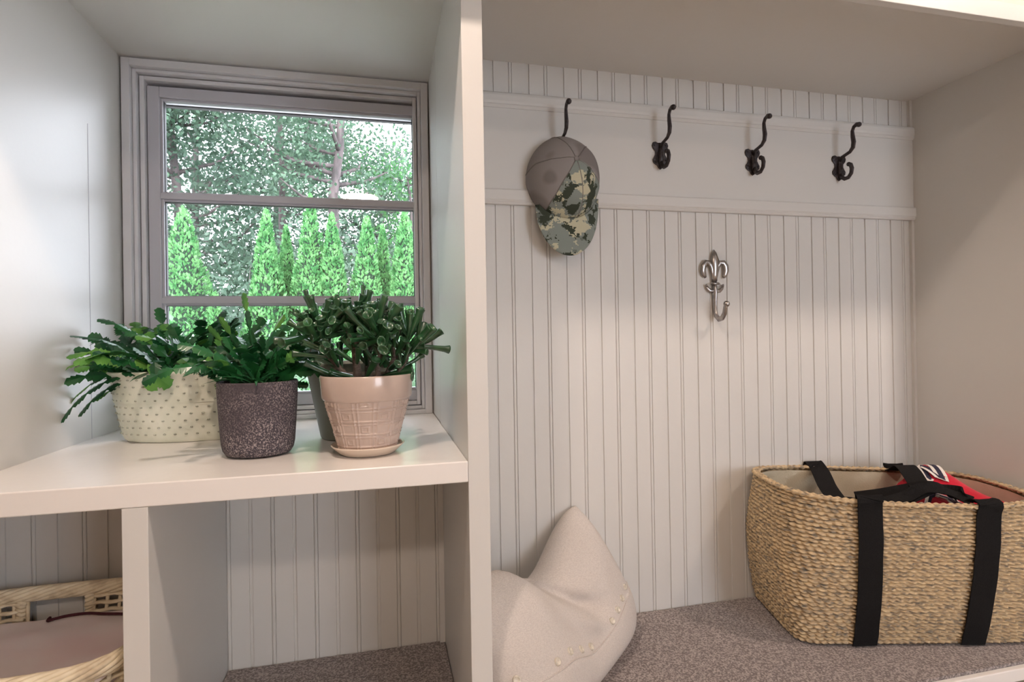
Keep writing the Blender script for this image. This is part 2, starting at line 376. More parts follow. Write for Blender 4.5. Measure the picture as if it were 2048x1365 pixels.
# ------------------------------------------------------------------ window
def ring(mb, x0, x1, z0, z1, w, y0, y1, k=0, wt=None, wb=None):
    wt = w if wt is None else wt; wb = w if wb is None else wb
    mb.box((x0, y0, z0), (x0+w, y1, z1), k); mb.box((x1-w, y0, z0), (x1, y1, z1), k)
    mb.box((x0+w, y0, z1-wt), (x1-w, y1, z1), k); mb.box((x0+w, y0, z0), (x1-w, y1, z0+wb), k)
win = empty('window_1', (-.41, YW, ZS)); tag(win, 'wide white framed fixed window with three stacked panes above the shelf', 'window', kind='structure')
WX0, WX1, WZ0, WZ1 = NL, .0, ZS, NT_
c1 = MB(); ring(c1, WX0+.005, WX1-.004, WZ0+.0003, WZ1-.005, .020, YW-.012, YW+.03, wb=.012)
child(c1, 'casing', 'casing', win, smooth=False, bevel=.0015)
c2 = MB(); ring(c2, WX0+.0255, WX1-.0245, WZ0+.013, WZ1-.0255, .009, YW+.004, YW+.05)
ring(c2, WX0+.037, WX1-.036, WZ0+.024, WZ1-.037, .011, YW+.020, YW+.07)
child(c2, 'jamb', 'casing', win, smooth=False, bevel=.0015)
GX0, GX1, GZ1 = -.765, -.027, .688
c3 = MB(); ring(c3, GX0, GX1+.014, WZ0+.036, GZ1, .030, YW+.034, YW+.074, wt=.030, wb=.032)
sash = child(c3, 'sash', 'sash', win, smooth=False, bevel=.002)
c3b = MB(); ring(c3b, GX0+.030, GX1-.014, WZ0+.068, GZ1-.030, .006, YW+.042, YW+.070); child(c3b, 'glazing_bead', 'sash', sash, smooth=False, bevel=.001)
for z in (.386, .096):
    mb = MB().box((GX0+.030, YW+.034, z-.008), (GX1-.016, YW+.070, z+.008)).box((GX0+.030, YW+.044, z-.0135), (GX1-.016, YW+.068, z+.0135))
    child(mb, 'muntin', 'sash', win, smooth=False, bevel=.001)
gz = [WZ0+.068, .096, .386, GZ1-.030]
for a, b in ((gz[0], gz[1]-.013), (gz[1]+.013, gz[2]-.013), (gz[2]+.013, gz[3])):
    g_ = MB(); ring(g_, GX0+.034, GX1-.018, a-.002, b+.002, .0035, YW+.050, YW+.0645); child(g_, 'gasket', 'hole', sash, smooth=False)
for a, b in ((gz[0], gz[1]-.013), (gz[1]+.013, gz[2]-.013), (gz[2]+.013, gz[3])):
    child(MB().box((GX0+.032, YW+.055, a), (GX1-.016, YW+.058, b)), 'pane', 'glass', win, smooth=False)
rw = random.Random(3)
st = MB().tube([(-.0145+rw.uniform(-.002, .002), YW+.030+rw.uniform(-.002, .002), WZ0+.05+i*.03) for i in range(30)], [.0035+rw.uniform(-.001, .001) for i in range(30)], 6)
child(st, 'weather_strip', 'sash_old', win)
# jamb lining to the outside + exterior wall
mb = MB().box((WX0-.02, YW+.0745, WZ0-.02), (-.738, YW+.09, WZ1+.02)).box((-.037, YW+.0745, WZ0-.02), (.02, YW+.09, WZ1+.02)).box((-.738, YW+.0745, .650), (-.037, YW+.09, WZ1+.02)).box((-.738, YW+.0745, WZ0-.02), (-.037, YW+.09, WZ0+.07)); child(mb, 'outer_frame', 'frame_shade', win, smooth=False)
struct(MB().box((-3.2, YW+.031, FLOOR-.5), (NL+.001, YW+.14, CEIL+.2)).box((.0, YW+.031, FLOOR-.5), (3.6, YW+.14, CEIL+.2)).box((NL+.001, YW+.075, NT_+.02), (0, YW+.14, CEIL+.2)).box((NL+.001, YW+.075, FLOOR-.5), (0, YW+.14, ZS-.02)), 'wall_exterior', 'plaster')

# ------------------------------------------------------------------ the room behind the camera
struct(MB().box((-3.2, -3.6, FLOOR-.1), (3.6, YW+.03, FLOOR)), 'floor', 'floorwood')
struct(MB().box((-3.2, -3.6, CEIL), (3.6, YW+.03, CEIL+.1)), 'ceiling', 'plaster')
struct(MB().box((-3.2, -3.6, FLOOR), (-3.1, YW+.03, CEIL)), 'wall_room_left', 'plaster')
struct(MB().box((3.5, -3.6, FLOOR), (3.6, YW+.03, CEIL)), 'wall_room_right', 'plaster')
struct(MB().box((-3.1, -3.6, FLOOR), (RX0, -3.5, CEIL)).box((RX1, -3.6, FLOOR), (3.5, -3.5, CEIL)).box((RX0, -3.6, RZ1), (RX1, -3.5, CEIL)).box((RX0, -3.6, FLOOR), (RX1, -3.5, RZ0)), 'wall_front', 'plaster')
struct(MB().box((-3.1, -.0, FLOOR), (-1.301, .1, CEIL)).box((XR+.2005, 0, FLOOR), (3.5, .1, CEIL)), 'wall_side', 'plaster')
struct(MB().box((RX0, -3.56, RZ0), (RX1, -3.555, RZ1)), 'window_fill', 'glass')  # pane of the window added behind the camera for daylight fill
for i, (lx, ly) in enumerate(LAMPS+((-.3, -2.3),)):  # last entry is an added fill lamp, not a known fixture
    e = empty('ceiling_light', (lx, ly, CEIL), 'round recessed ceiling downlight, '+('above the window niche side', 'above the far right side of the bay', 'added as unseen fill further back in the room')[i], 'light')
    mb = MB().lathe([(.048, -.014), (.062, -.008), (.068, -.001), (.048, -.0005), (.048, -.014)], 32, (lx, ly, CEIL)); child(mb, 'trim_ring', 'brass_trim', e)
    mb = MB().lathe([(.0, -.004), (.047, -.004)], 32, (lx, ly, CEIL)); child(mb, 'lens', 'bulb', e)
    if i < 2: lamp('downlight', 'SPOT', (lx, ly, CEIL-.02), 45, WARM, spot_size=math.radians(150), spot_blend=.35, shadow_soft_size=.042)
    else: lamp('downlight', 'AREA', (lx, ly, CEIL-.02), 26, WARM, shape='DISK', size=.3)  # area lamp added behind the camera as soft fill

# ------------------------------------------------------------------ pots on the shelf
def pot_disc(c, r, z, ell=(1, 1), rot=0, rng=None, h=.004):
    mb = MB(); prof = [(r*i/9, z+h*noise.noise(Vector((i*3.1, 0, 0)))) for i in range(9, -1, -1)]
    n = 40; vs_ = []; fs = []
    for i in range(10):
        for j in range(n):
            a = 2*PI*j/n; q = r*(1-i/9.0)+1e-4; x = q*ell[0]*math.cos(a); y = q*ell[1]*math.sin(a)
            zz = z+h*noise.noise(Vector((x*70, y*70, 1)))+h*.5*(i/9)
            vs_.append((c[0]+x*math.cos(rot)-y*math.sin(rot), c[1]+x*math.sin(rot)+y*math.cos(rot), zz))
    for i in range(9):
        for j in range(n): fs.append((i*n+j, i*n+(j+1) % n, (i+1)*n+(j+1) % n, (i+1)*n+j))
    fs.append(tuple(9*n+j for j in range(n)))
    return mb.add(vs_, fs)

def seg_mesh(mb, p, d, n, L, Wd, k=0, curve=0):
    """one flattened, toothed stem segment (lens section) starting at p along d with surface normal n"""
    d = d.normalized(); w = d.cross(n).normalized(); n = w.cross(d).normalized()
    out = [(0, .10), (.14, .26), (.27, .42), (.36, .52), (.41, .37), (.60, .53), (.65, .36), (.84, .46), (.90, .26), (.98, .14)]
    th = .0011; mid = [0, .3, .6, .96]
    L2 = [(a, b) for a, b in out]; R2 = [(a, -b) for a, b in reversed(out)]
    ol = L2+R2; vs_ = []
    for a, b in ol: vs_.append(p+d*(a*L)+w*(b*Wd)-n*(curve*L*(a*a)+abs(b)*Wd*.12))
    m0 = len(vs_)
    for a in mid: vs_.append(p+d*(a*L)+n*(th-curve*L*a*a))
    for a in mid: vs_.append(p+d*(a*L)-n*(th+curve*L*a*a))
    def side(ids, base, flip):
        fs = []
        def mi(i):
            a = ol[i][0]; return base+min(3, int(a*4))
        for q in range(len(ids)-1):
            i, j = ids[q], ids[q+1]; a, b = mi(i), mi(j)
            f = (i, j, b, a) if a != b else (i, j, a)
            fs.append(f[::-1] if flip else f)
        return fs
    nL = len(L2); ids1 = list(range(nL)); ids2 = list(range(nL, 2*nL))
    fs = side(ids1, m0, False)+side(ids2, m0, False)+side(ids1, m0+4, True)+side(ids2, m0+4, True)
    fs += [(nL-1, nL, m0+3), (nL, nL-1, m0+7), (0, m0, 2*nL-1), (2*nL-1, m0+4, 0)]
    mb.add(vs_, fs, k)
    return p+d*(L*.95)-n*(curve*L), (d-n*curve*2).normalized(), n

def cactus(mb, c, r, ell, chains, rng, spread, lift, segs=(3, 6), L=.034, Wd=.022, droop=.28):
    for i in range(chains):
        a = rng.uniform(0, 2*PI); q = r*math.sqrt(rng.random())*.8
        p = Vector((c[0]+q*ell[0]*math.cos(a), c[1]+q*ell[1]*math.sin(a), c[2]))
        el = rng.uniform(*lift)
        a2 = a+rng.uniform(-.7, .7)
        d = Vector((math.cos(a2)*math.cos(el)*spread[0], math.sin(a2)*math.cos(el)*spread[1], math.sin(el))).normalized()
        n = Vector((-math.cos(a2)*math.sin(el), -math.sin(a2)*math.sin(el), math.cos(el)))*.7+Vector((rng.uniform(-.8, .8), -rng.uniform(0, 1.5), rng.uniform(-.3, .6)))
        ns = rng.randint(*segs); dr = rng.uniform(.4, 1.3)*droop
        for s_ in range(ns):
            last = s_ == ns-1
            Ls = L*rng.uniform(.8, 1.2)*(.75 if last else 1)
            p, d, n = seg_mesh(mb, p, d, n, Ls, Wd*rng.uniform(.85, 1.2), 1 if last and rng.random() < .16 else 0, rng.uniform(.02, .14))
            if p.y > YW-.03 or p.z < c[2]-.05 or p.x < NL+.02: break
            d = (d+Vector((rng.uniform(-.22, .22), rng.uniform(-.22, .22), -dr+rng.uniform(-.12, .12)))).normalized()
            if s_ >= 1 and rng.random() < .4:
                d2 = (d+Vector((rng.uniform(-.8, .8), rng.uniform(-.8, .8), rng.uniform(-.1, .5)))).normalized()
                seg_mesh(mb, p, d2, n, L*rng.uniform(.7, 1), Wd, 1 if rng.random() < .3 else 0, .1)

# 1. oval hobnail pot
PC = (-.575, .455); RT = -.089
t1 = empty('potted_holiday_cactus', (PC[0], PC[1], ZS), 'oval cream hobnail pot of leafy holiday cactus, leftmost plant on the window shelf', 'potted plant')
a0, b0 = .185, .098
prof = [(0, .001), (.78, .001), (.815, .006), (.84, .016), (.90, .07), (.955, .128), (.985, .150), (1.015, .154), (1.02, .158), (1.0, .160), (.975, .157), (.955, .13), (.93, .09)]
mb = MB().lathe(prof, 96, (PC[0], PC[1], ZS), (a0, b0), 0); pot = child(mb, 'pot', 'pale_pot', t1)
hb_ = MB()
for r in range(9):
    z = .020+r*.0152; rr = np.interp(z, [p[1] for p in prof[3:7]], [p[0] for p in prof[3:7]])
    m_ = 44
    for j in range(m_):
        a = 2*PI*(j+.5*(r % 2))/m_; x, y = a0*rr*math.cos(a), b0*rr*math.sin(a)
        if y > .02: continue
        nx, ny = math.cos(a)/a0, math.sin(a)/b0; l = math.hypot(nx, ny); nx /= l; ny /= l
        hb_.ball((PC[0]+x+nx*.0002, PC[1]+y+ny*.0002, ZS+z), .0034, 8, (1.0, 1.0, .62))
child(hb_, 'hobnail_pattern', 'dimple', pot)
child(pot_disc(PC, 1, RT-.022, (a0*.93, b0*.93), h=.006), 'soil', 'soil', t1)
rg = random.Random(11); mb = MB()
cactus(mb, (PC[0]-.005, PC[1]-.01, RT-.02), 1, (a0*.8, b0*.7), 130, rg, (1.1, .8), (.40, 1.45), (3, 5), .037, .027, .12)
# the pale chain that hangs over the rim
p = Vector((-.63, .385, RT+.028)); d = Vector((.05, -.6, .15)).normalized(); n = Vector((0, .2, 1))
p, d, n = seg_mesh(mb, p, d, n, .036, .028, 0, .25)
d = Vector((.06, -.18, -1)); n = Vector((0, -1, .1)); p, d, n = seg_mesh(mb, p, d, n, .030, .026, 0, .05)
seg_mesh(mb, p, Vector((-.35, -.05, -1)), Vector((0, -1, 0)), .036, .032, 1, .05)
seg_mesh(mb, p, Vector((.95, -.1, -.8)), Vector((0, -1, 0)), .040, .034, 1, .05)
# long arching chains to the left
for (dx, dy, dz, ns, k) in ((-1, -.25, .80, 6, 1), (-1, .1, .95, 6, 1), (-.5, -.1, 1.3, 5, 0), (.1, -.1, 1.4, 4, 0), (.6, 0, 1.1, 5, 0), (-1, -.4, .18, 6, 0), (-1, -.1, .3, 6, 1), (-.8, -.5, .9, 5, 1), (.5, -.3, 1.2, 4, 0), (-1, -.35, .02, 5, 0)):
    p = Vector((PC[0]-.06, PC[1]-.03, RT)); d = Vector((dx, dy, dz)).normalized(); n = Vector((.3, -.3, 1))
    for s_ in range(ns):
        p, d, n = seg_mesh(mb, p, d, n, .040, .026, 1 if s_ >= ns-2 and k else 0, .05); d = (d+Vector((0, 0, -.16))).normalized()
child(mb, 'foliage', ['cactus', 'cactus_tip'], t1, smooth=False)

# 2. dark speckled pot
PC = (-.389, .190)
t2 = empty('potted_holiday_cactus', (PC[0], PC[1], ZS), 'dark speckled stoneware pot of holiday cactus, middle plant on the window shelf', 'potted plant')
R0 = .0745
prof = [(0, .001), (.66, .001), (.80, .004), (.87, .012), (.905, .025), (.95, .07), (.985, .115), (1.0, .142), (.985, .1455), (.955, .144), (.94, .12), (.93, .10)]
child(MB().lathe([(r*R0, z) for r, z in prof], 64, (PC[0], PC[1], ZS), (1, .92)), 'pot', 'speckle', t2)
child(pot_disc(PC, R0*.935, ZS+.131, (1, .92), h=.008), 'moss', 'moss', t2)
rg = random.Random(5); mb = MB()
for i in range(150):       # loose dry moss threads
    a = rg.uniform(0, 2*PI); q = R0*.85*math.sqrt(rg.random()); p = Vector((PC[0]+q*math.cos(a), PC[1]+q*.92*math.sin(a), ZS+.133))
    mb.tube([p, p+Vector((rg.uniform(-.01, .01), rg.uniform(-.01, .01), rg.uniform(.003, .009))), p+Vector((rg.uniform(-.018, .018), rg.uniform(-.016, .016), rg.uniform(-.001, .005)))], .0007, 4)
child(mb, 'moss_threads', 'moss', t2)
mb = MB()
cactus(mb, (PC[0], PC[1]+.015, ZS+.135), R0*.6, (1, .9), 62, rg, (1.0, .8), (.55, 1.45), (3, 5), .033, .026, .15)
for (dx, dy, dz, ns) in ((.75, -.1, 1.0, 5), (-.2, 0, 1.3, 5), (.15, .1, 1.5, 4), (-.75, .0, 1.0, 4), (.95, -.1, .75, 5), (-.5, -.2, 1.1, 4)):
    p = Vector((PC[0], PC[1]+.01, ZS+.135)); d = Vector((dx, dy, dz)).normalized(); n = Vector((-dz*.6, -.8, dx))
    for s_ in range(ns):
        p, d, n = seg_mesh(mb, p, d, n, .040, .023, 1 if s_ == ns-1 else 0, .03); d = (d+Vector((.06 if dx > 0 else -.05, 0, -.07))).normalized()
child(mb, 'foliage', ['cactus', 'cactus_tip'], t2, smooth=False)
mb = MB()
for i in range(34):        # narrow spiky leaves rising from the moss
    a = 2*PI*i/34+rg.uniform(-.15, .15); ln = rg.uniform(.05, .105) if i % 3 == 0 else rg.uniform(.03, .06); el = rg.uniform(.35, 1.1)
    d = Vector((math.cos(a)*math.cos(el), math.sin(a)*math.cos(el), math.sin(el))); p = Vector((PC[0], PC[1]-.012, ZS+.134))+d*.006
    path = [p+d*(ln*t)+Vector((0, 0, -ln*.42*t*t)) for t in (0, .25, .5, .75, 1)]
    mb.tube(path, [.004, .0048, .004, .0026, .0004], 6, flat=.3)
child(mb, 'spiky_leaves', 'spiky', t2)

# 3. plaid embossed pot with finger jade
PC = (-.1780, .135)
t3 = empty('potted_finger_jade', (PC[0], PC[1], ZS), 'taupe plaid embossed pot of finger jade on a cream saucer, rightmost on the window shelf', 'potted plant')
sauc = [(0, .001), (.050, .001), (.054, .003), (.0685, .0165), (.0705, .0185), (.0695, .0200), (.066, .0175), (.054, .0075), (0, .0070)]
child(MB().lathe(sauc, 64, (PC[0], PC[1], ZS)), 'saucer', 'saucer', t3)
zb = .0075
def pot_r(z): return .0535+.029*(z/.105)**1.05
def plaid(u, z):
    """height of the embossed plaid at angle fraction u and height z"""
    e = 0
    q = (u*13) % 1.0; q2 = ((z-.006)/.0245) % 1.0
    def line(x, c, w): return math.exp(-((x-c)/w)**2)
    e += .9*line(q, .08, .035)+.9*line(q, .30, .035)
    e += .9*line(q2, .08, .055)+.9*line(q2, .32, .055)
    cx, cy = (q-.65)/.22, (q2-.70)/.22
    m_ = max(abs(cx), abs(cy)); i_ = int(u*13)+int((z-.006)/.0245)
    if i_ % 2 == 0: e += .8*math.exp(-((m_-.85)/.22)**2)
    else: e -= .15 if m_ < 1 else 0
    return min(e, 1.1)*.0026
mb = MB()
nu, nv = 416, 96
def f_(u, v):
    z = .1*v; a = 2*PI*u; r = pot_r(z)+(plaid(u, z) if .003 < z < .098 else 0)
    return (PC[0]+r*math.cos(a), PC[1]+r*math.sin(a), ZS+zb+z)
mb.grid(f_, nu, nv, wrap=True)
mb.lathe([(.0, .0), (.0535, .0)], 64, (PC[0], PC[1], ZS+zb))
mb.lathe([(.0822, .1), (.0838, .1008), (.0862, .1045), (.0874, .125), (.0893, .1455), (.0885, .1478), (.0860, .1470), (.0845, .130), (.0835, .115)], 72, (PC[0], PC[1], ZS+zb))
child(mb, 'pot', 'plaid_pot', t3)
child(pot_disc(PC, .0845, ZS+zb+.139, h=.007), 'soil', 'soil', t3)
rg = random.Random(23); leaf = MB(); stem = MB(); ZT = ZS+zb+.139
def jade_leaf(p, d, L, r):
    d = d.normalized(); s_ = d.cross(Vector((rg.uniform(-1, 1), rg.uniform(-1, 1), rg.uniform(-1, 1)))).normalized()
    bend = Vector((0, 0, rg.uniform(-.1, .35)))
    ts = [0, .15, .4, .65, .85, .96, 1.0, 1.0, .95, .90]; rs = [.38, .62, .85, .95, 1.12, 1.45, 1.58, 1.36, .95, .02]
    path = [p+d*(L*t)+bend*(L*t*t) for t in ts]
    # outer skin then a hollowed spoon tip
    n = 9; vs_ = []; e = (d+bend*2).normalized(); u = s_; w = e.cross(u).normalized(); u = w.cross(e)
    sq = rg.uniform(.6, .9)
    for pt, q in zip(path, rs):
        for j in range(n):
            a = 2*PI*j/n; vs_.append(pt+(u*math.cos(a)+w*math.sin(a)*sq)*r*q)
    fs = [(i*n+j, i*n+(j+1) % n, (i+1)*n+(j+1) % n, (i+1)*n+j) for i in range(len(ts)-1) for j in range(n)]
    leaf.add(vs_, fs)
def tuft(p, d, k, big=1.0):
    d = d.normalized()
    for i in range(k):
        a = 2*PI*i/k+rg.uniform(-.4, .4); x = d.orthogonal().normalized(); y = d.cross(x)
        q = rg.uniform(.4, 1.7)
        dd = d+(x*math.cos(a)+y*math.sin(a))*q
        jade_leaf(p+d*rg.uniform(-.006, .004), dd, rg.uniform(.034, .074)*big, rg.uniform(.0046, .0074)*big)
def branch(p, d, L, r, depth):
    path = [p]; q = p; dd = d.normalized()
    for i in range(4):
        dd = (dd+Vector((rg.uniform(-.18, .18), rg.uniform(-.18, .18), rg.uniform(-.02, .16)))).normalized(); q = q+dd*(L/4); path.append(q)
    stem.tube(path, [r, r*.9, r*.82, r*.75, r*.68], 8)
    if depth == 0: tuft(q, dd, 6); return
    tuft(path[2], dd, 3, .9)
    for i in range(2 if depth == 1 else 3):
        a = rg.uniform(0, 2*PI); x = dd.orthogonal().normalized(); y = dd.cross(x)
        branch(q, dd+(x*math.cos(a)+y*math.sin(a))*rg.uniform(.5, .9), L*rg.uniform(.45, .7), r*.62, depth-1)
    tuft(q, dd, 3)
for (ox, oy, dx, dy, dz, L, r, dep) in ((-.018, -.01, -.12, -.05, 1, .062, .0095, 2), (-.035, .005, -.75, -.05, .95, .060, .0070, 2), (.018, -.02, .05, -.25, 1, .052, .0062, 2), (.036, .0, .30, -.05, 1, .048, .0060, 1), (.050, -.01, .7, -.05, 1.0, .058, .0062, 1), (0, .03, .05, .35, 1, .055, .0065, 2)):
    branch(Vector((PC[0]+ox, PC[1]+oy, ZT-.004)), Vector((dx, dy, dz)), L, r, dep)
for (dx, dy, dz, L, ox) in ((-1.0, -.15, .32, .072, -.045), (1.0, -.1, .16, .060, .03), (1, .05, .35, .050, .04), (-1, 0, .12, .05, -.02), (.35, -.5, .7, .05, 0), (1.0, -.25, .05, .055, .035)):
    jade_leaf(Vector((PC[0]+ox, PC[1]-.01, ZT+.004)), Vector((dx, dy, dz)), L, .0078)
for (x, z, L) in ((-.105, .055, .028), (-.09, .06, .022), (-.045, .085, .04), (-.032, .09, .035), (.045, .085, .035)):     # bare flower stalks
    stem.tube([(PC[0]+x, PC[1], ZT+z), (PC[0]+x+.003, PC[1], ZT+z+L*.6), (PC[0]+x-.002, PC[1], ZT+z+L*1.2)], .0009, 5)
sm_ = child(stem, 'stems', 'jade_bark', t3); child(leaf, 'leaves', 'jade_leaf', t3)

# 4. olive pot half hidden behind the jade
PC = (-.222, .335)
t4 = empty('potted_trailing_sprig', (PC[0], PC[1], ZS), 'olive grey pot with thin trailing sprigs, half hidden behind the plaid jade pot', 'potted plant')
prof = [(0, .001), (.066, .001), (.070, .006), (.098, .145), (.108, .150), (.1115, .168), (.109, .172), (.104, .170), (.101, .15)]
child(MB().lathe([(r*.93, z) for r, z in prof], 56, (PC[0], PC[1], ZS)), 'pot', 'olive_pot', t4)
child(pot_disc(PC, .094, ZS+.158), 'soil', 'soil', t4)
rg = random.Random(8); mb = MB()
for i in range(16):
    a = rg.uniform(2.2, 4.0) if i < 10 else rg.uniform(-1, 1); el = rg.uniform(.15, .9); L = rg.uniform(.10, .19)
    d = Vector((math.cos(a)*math.cos(el), math.sin(a)*math.cos(el), math.sin(el))); p = Vector((PC[0]+.03*math.cos(a), PC[1]+.03*math.sin(a), ZS+.158))
    path = [p+d*L*t+Vector((0, 0, -L*.5*t*t)) for t in (0, .2, .4, .6, .8, 1)]
    mb.tube(path, .0009, 5, k=0)
    for q in path[2:]:
        e = Vector((rg.uniform(-1, 1), rg.uniform(-.6, .6), rg.uniform(-.3, .8))); seg_mesh(mb, q, e, Vector((rg.uniform(-1, 1), -1, rg.uniform(-1, 1))), .026, .016, 1, .05)
child(mb, 'sprigs', ['jade_bark', 'cactus'], t4, smooth=False)

# ------------------------------------------------------------------ hooks
def double_hook():
    t = empty('coat_hook', (0, 0, 0))
    half = [(0, .034), (.006, .033), (.012, .036), (.0185, .034), (.021, .026), (.0185, .018), (.013, .011), (.0125, .003), (.0155, -.004), (.0195, -.010), (.0185, -.018), (.0135, -.023), (.008, -.026), (.005, -.033), (0, -.037)]
    half = [(x*1.2, z*1.08) for x, z in half]
    poly = half+[(-x, z) for x, z in reversed(half[1:-1])]
    mb = MB().prism([(x, z) for x, z in poly][::-1], -.005, 0); 
    plate = child(mb, 'back_plate', 'black_iron', t, smooth=False, bevel=.0015, fix=True)
    mb = MB().tube([(0, -.004, .026), (0, -.007, .012), (0, -.0085, -.004), (0, -.0075, -.018), (0, -.004, -.032)], [.005, .0072, .0078, .0068, .004], 12, flat=.75)
    child(mb, 'centre_rib', 'black_iron', t)
    up = [(0, -.006, .020), (0, -.016, .030), (0, -.030, .0335), (0, -.045, .037), (0, -.056, .047), (0, -.059, .062), (0, -.056, .080), (0, -.055, .096), (0, -.061, .107), (0, -.071, .110), (0, -.079, .107)]
    child(MB().tube(up, [.0062, .0058, .0050, .0056, .0070, .0075, .0068, .0058, .0058, .0068, .0074], 12, flat=.7, up=(1, 0, 0)).ball((0, -.079, .107), .0076, 12), 'upper_prong', 'black_iron', t)
    lo = [(0, -.006, -.018), (0, -.012, -.030), (0, -.024, -.0385), (0, -.038, -.038), (0, -.048, -.028), (0, -.051, -.014), (0, -.047, -.002), (0, -.040, .0015)]
    child(MB().tube(lo, [.0062, .0064, .0062, .0060, .0062, .0066, .0064, .0060], 12, flat=.8, up=(1, 0, 0)).ball((0, -.040, .0015), .0066, 12), 'lower_prong', 'black_iron', t)
    for sx, sz in ((-.0175, .028), (.0175, .028), (-.0170, -.015), (.0170, -.015)):
        s_ = child(MB().lathe([(.0001, -.0021), (.0016, -.0019), (.0028, -.0010), (.003, .0)], 12), 'screw', 'black_iron', plate)
        s_.rotation_euler = (math.radians(90), 0, 0); s_.location = (sx, -.0050, sz); s_.data.transform(Matrix.Scale(-1, 4, (0, 0, 1)))
    return t
h0 = double_hook()
hl = ['black double coat hook holding the camouflage cap', 'black double coat hook just right of the cap', 'black double coat hook, third from the left on the rail', 'black double coat hook nearest the right side panel']
for i, (x, z) in enumerate(((.332, .480), (.6300, .488), (.930, .486), (1.235, .484))):
    o = h0 if i == 0 else copy_tree(h0)
    o.location = (x, YB-.0102, z); tag(o, hl[i], 'coat hook', 'black iron coat hooks on the rail')

# fleur-de-lis hook
FX, FZ = .800, .125
fl = empty('coat_hook', (FX, YB, FZ), 'pewter fleur-de-lis hook alone on the beaded board', 'coat hook')
y0 = YB-.006
mb = MB()
mb.tube([(FX, y0, FZ+.100), (FX, y0-.002, FZ+.090), (FX, y0-.005, FZ+.070), (FX, y0-.006, FZ+.050), (FX, y0-.005, FZ+.025), (FX, y0-.004, FZ+.008)], [.0015, .0078, .0130, .0100, .0070, .0072], 12, flat=.55, up=(0, 1, 0))
child(mb, 'spear_petal', 'pewter', fl)
for sx in (-1, 1):
    pts = [(.002, .006), (.005, .030), (.010, .050), (.018, .061), (.028, .062), (.036, .052), (.038, .038), (.034, .025), (.029, .018)]
    child(MB().tube([(FX+sx*a, y0-.001-.003*math.sin(i/8*PI), FZ+b) for i, (a, b) in enumerate(pts)], [.0052, .0062, .0068, .0074, .0082, .0088, .0082, .0066, .0040], 12, flat=.62, up=(0, 1, 0)), 'side_petal', 'pewter', fl)
    pts = [(.001, -.018), (.008, -.021), (.016, -.020), (.023, -.014), (.027, -.005)]
    child(MB().tube([(FX+sx*a, y0-.002, FZ+b) for a, b in pts], [.0062, .0062, .0058, .0050, .0034], 12, flat=.7, up=(0, 1, 0)).ball((FX+sx*.027, y0-.002, FZ-.004), .0035, 10), 'lower_scroll', 'pewter', fl)
child(MB().tube([(FX-.012, y0-.003, FZ), (FX-.006, y0-.0075, FZ), (FX+.006, y0-.0075, FZ), (FX+.012, y0-.003, FZ)], .0038, 12), 'band', 'pewter', fl)
sh_ = [(0, -.003, .006), (0, -.004, -.012), (0, -.005, -.022), (0, -.004, -.050), (0, -.005, -.078), (0, -.011, -.094), (0, -.024, -.104), (0, -.040, -.101), (0, -.051, -.088), (0, -.055, -.072), (0, -.060, -.063)]
child(MB().tube([(FX, YB+y-.002, FZ+z) for _, y, z in sh_], [.008, .0095, .0100, .0082, .0078, .0078, .0078, .0078, .0078, .0074, .0074], 14, flat=.75, up=(1, 0, 0)).ball((FX, YB-.063, FZ-.062), .0092, 14), 'shank', 'pewter', fl)
for z in (-.024, -.040):
    child(MB().ball((FX, YB-.0115, FZ+z), .0028, 10, (1, .9, 1)), 'screw_hole', 'hole', fl)

# ------------------------------------------------------------------ cap
capo = (.333, YB-.017, .400)
cap = empty('baseball_cap', capo, 'grey mesh cap with camouflage front and bill hanging from the first hook', 'cap')
pole = Vector((.05, -1, .27)).normalized(); ux = Vector((1, .05, 0)).normalized(); uz = -pole.cross(ux).normalized()
uz = uz if uz.z > 0 else -uz
def dome(th, ph, off=0):
    """th: polar angle 0 at the button..~100deg at rim, ph: angle in image plane"""
    rx, rz, dp = .0985+off, .114+off, .108+off
    dirv = ux*math.cos(ph)*rx+uz*math.sin(ph)*rz
    q = math.sin(th)**.92
    p = Vector(capo)+dirv*q+pole*(dp*math.cos(th))
    p += Vector((0, 0, .006*noise.noise(Vector((ph*1.2, th*2, 3)))))
    if p.y > YB-.0125: p.y = YB-.0125
    return p
D = math.radians
def panel(ph0, ph1, name, m, parent, off=0):
    mb = MB(); mb.grid(lambda u, v: tuple(dome(D(2)+D(95)*v, ph0+(ph1-ph0)*u, off)), 26, 26)
    o = child(mb, name, m, parent, solid=.0016); return o
panel(D(-22), D(48), 'mesh_panel', 'mesh_grey', cap); panel(D(48), D(112), 'mesh_panel', 'mesh_grey', cap); panel(D(112), D(172), 'mesh_panel', 'mesh_grey', cap)
panel(D(172), D(234), 'mesh_panel', 'mesh_grey', cap)
panel(D(234), D(286), 'front_panel', 'camo', cap, .0005); panel(D(286), D(338), 'front_panel', 'camo', cap, .0005)
mb = MB()
for a in (-22, 48, 112, 172, 234, 286):
    mb.tube([dome(D(3)+D(92)*t/14, D(a), .0012) for t in range(15)], .0011, 5)
child(mb, 'seam_stitching', 'stitch', cap)
child(MB().ball(Vector(capo)+pole*.109, .0068, 14, (1, .6, 1)), 'button', 'mesh_grey', cap)
# bill
def bill(u, v):
    a = D(222)+D(112)*u                        # along the rim of the front panels
    e = dome(D(88), a, .001)
    c = math.sin(PI*u)**.42
    out = Vector((.0, -.08, -1)).normalized()
    side = (u-.5)
    p = e+out*((.100-.030*side)*c*v)+Vector((side*.020*v, 0, 0))
    p.y += -.012*v*(1-(2*side)**2)-.004+.006*v
    if p.y > YB-.021: p.y = YB-.021
    return tuple(p)
mb = MB(); mb.grid(bill, 40, 16); child(mb, 'bill', 'camo', cap, solid=.0028)

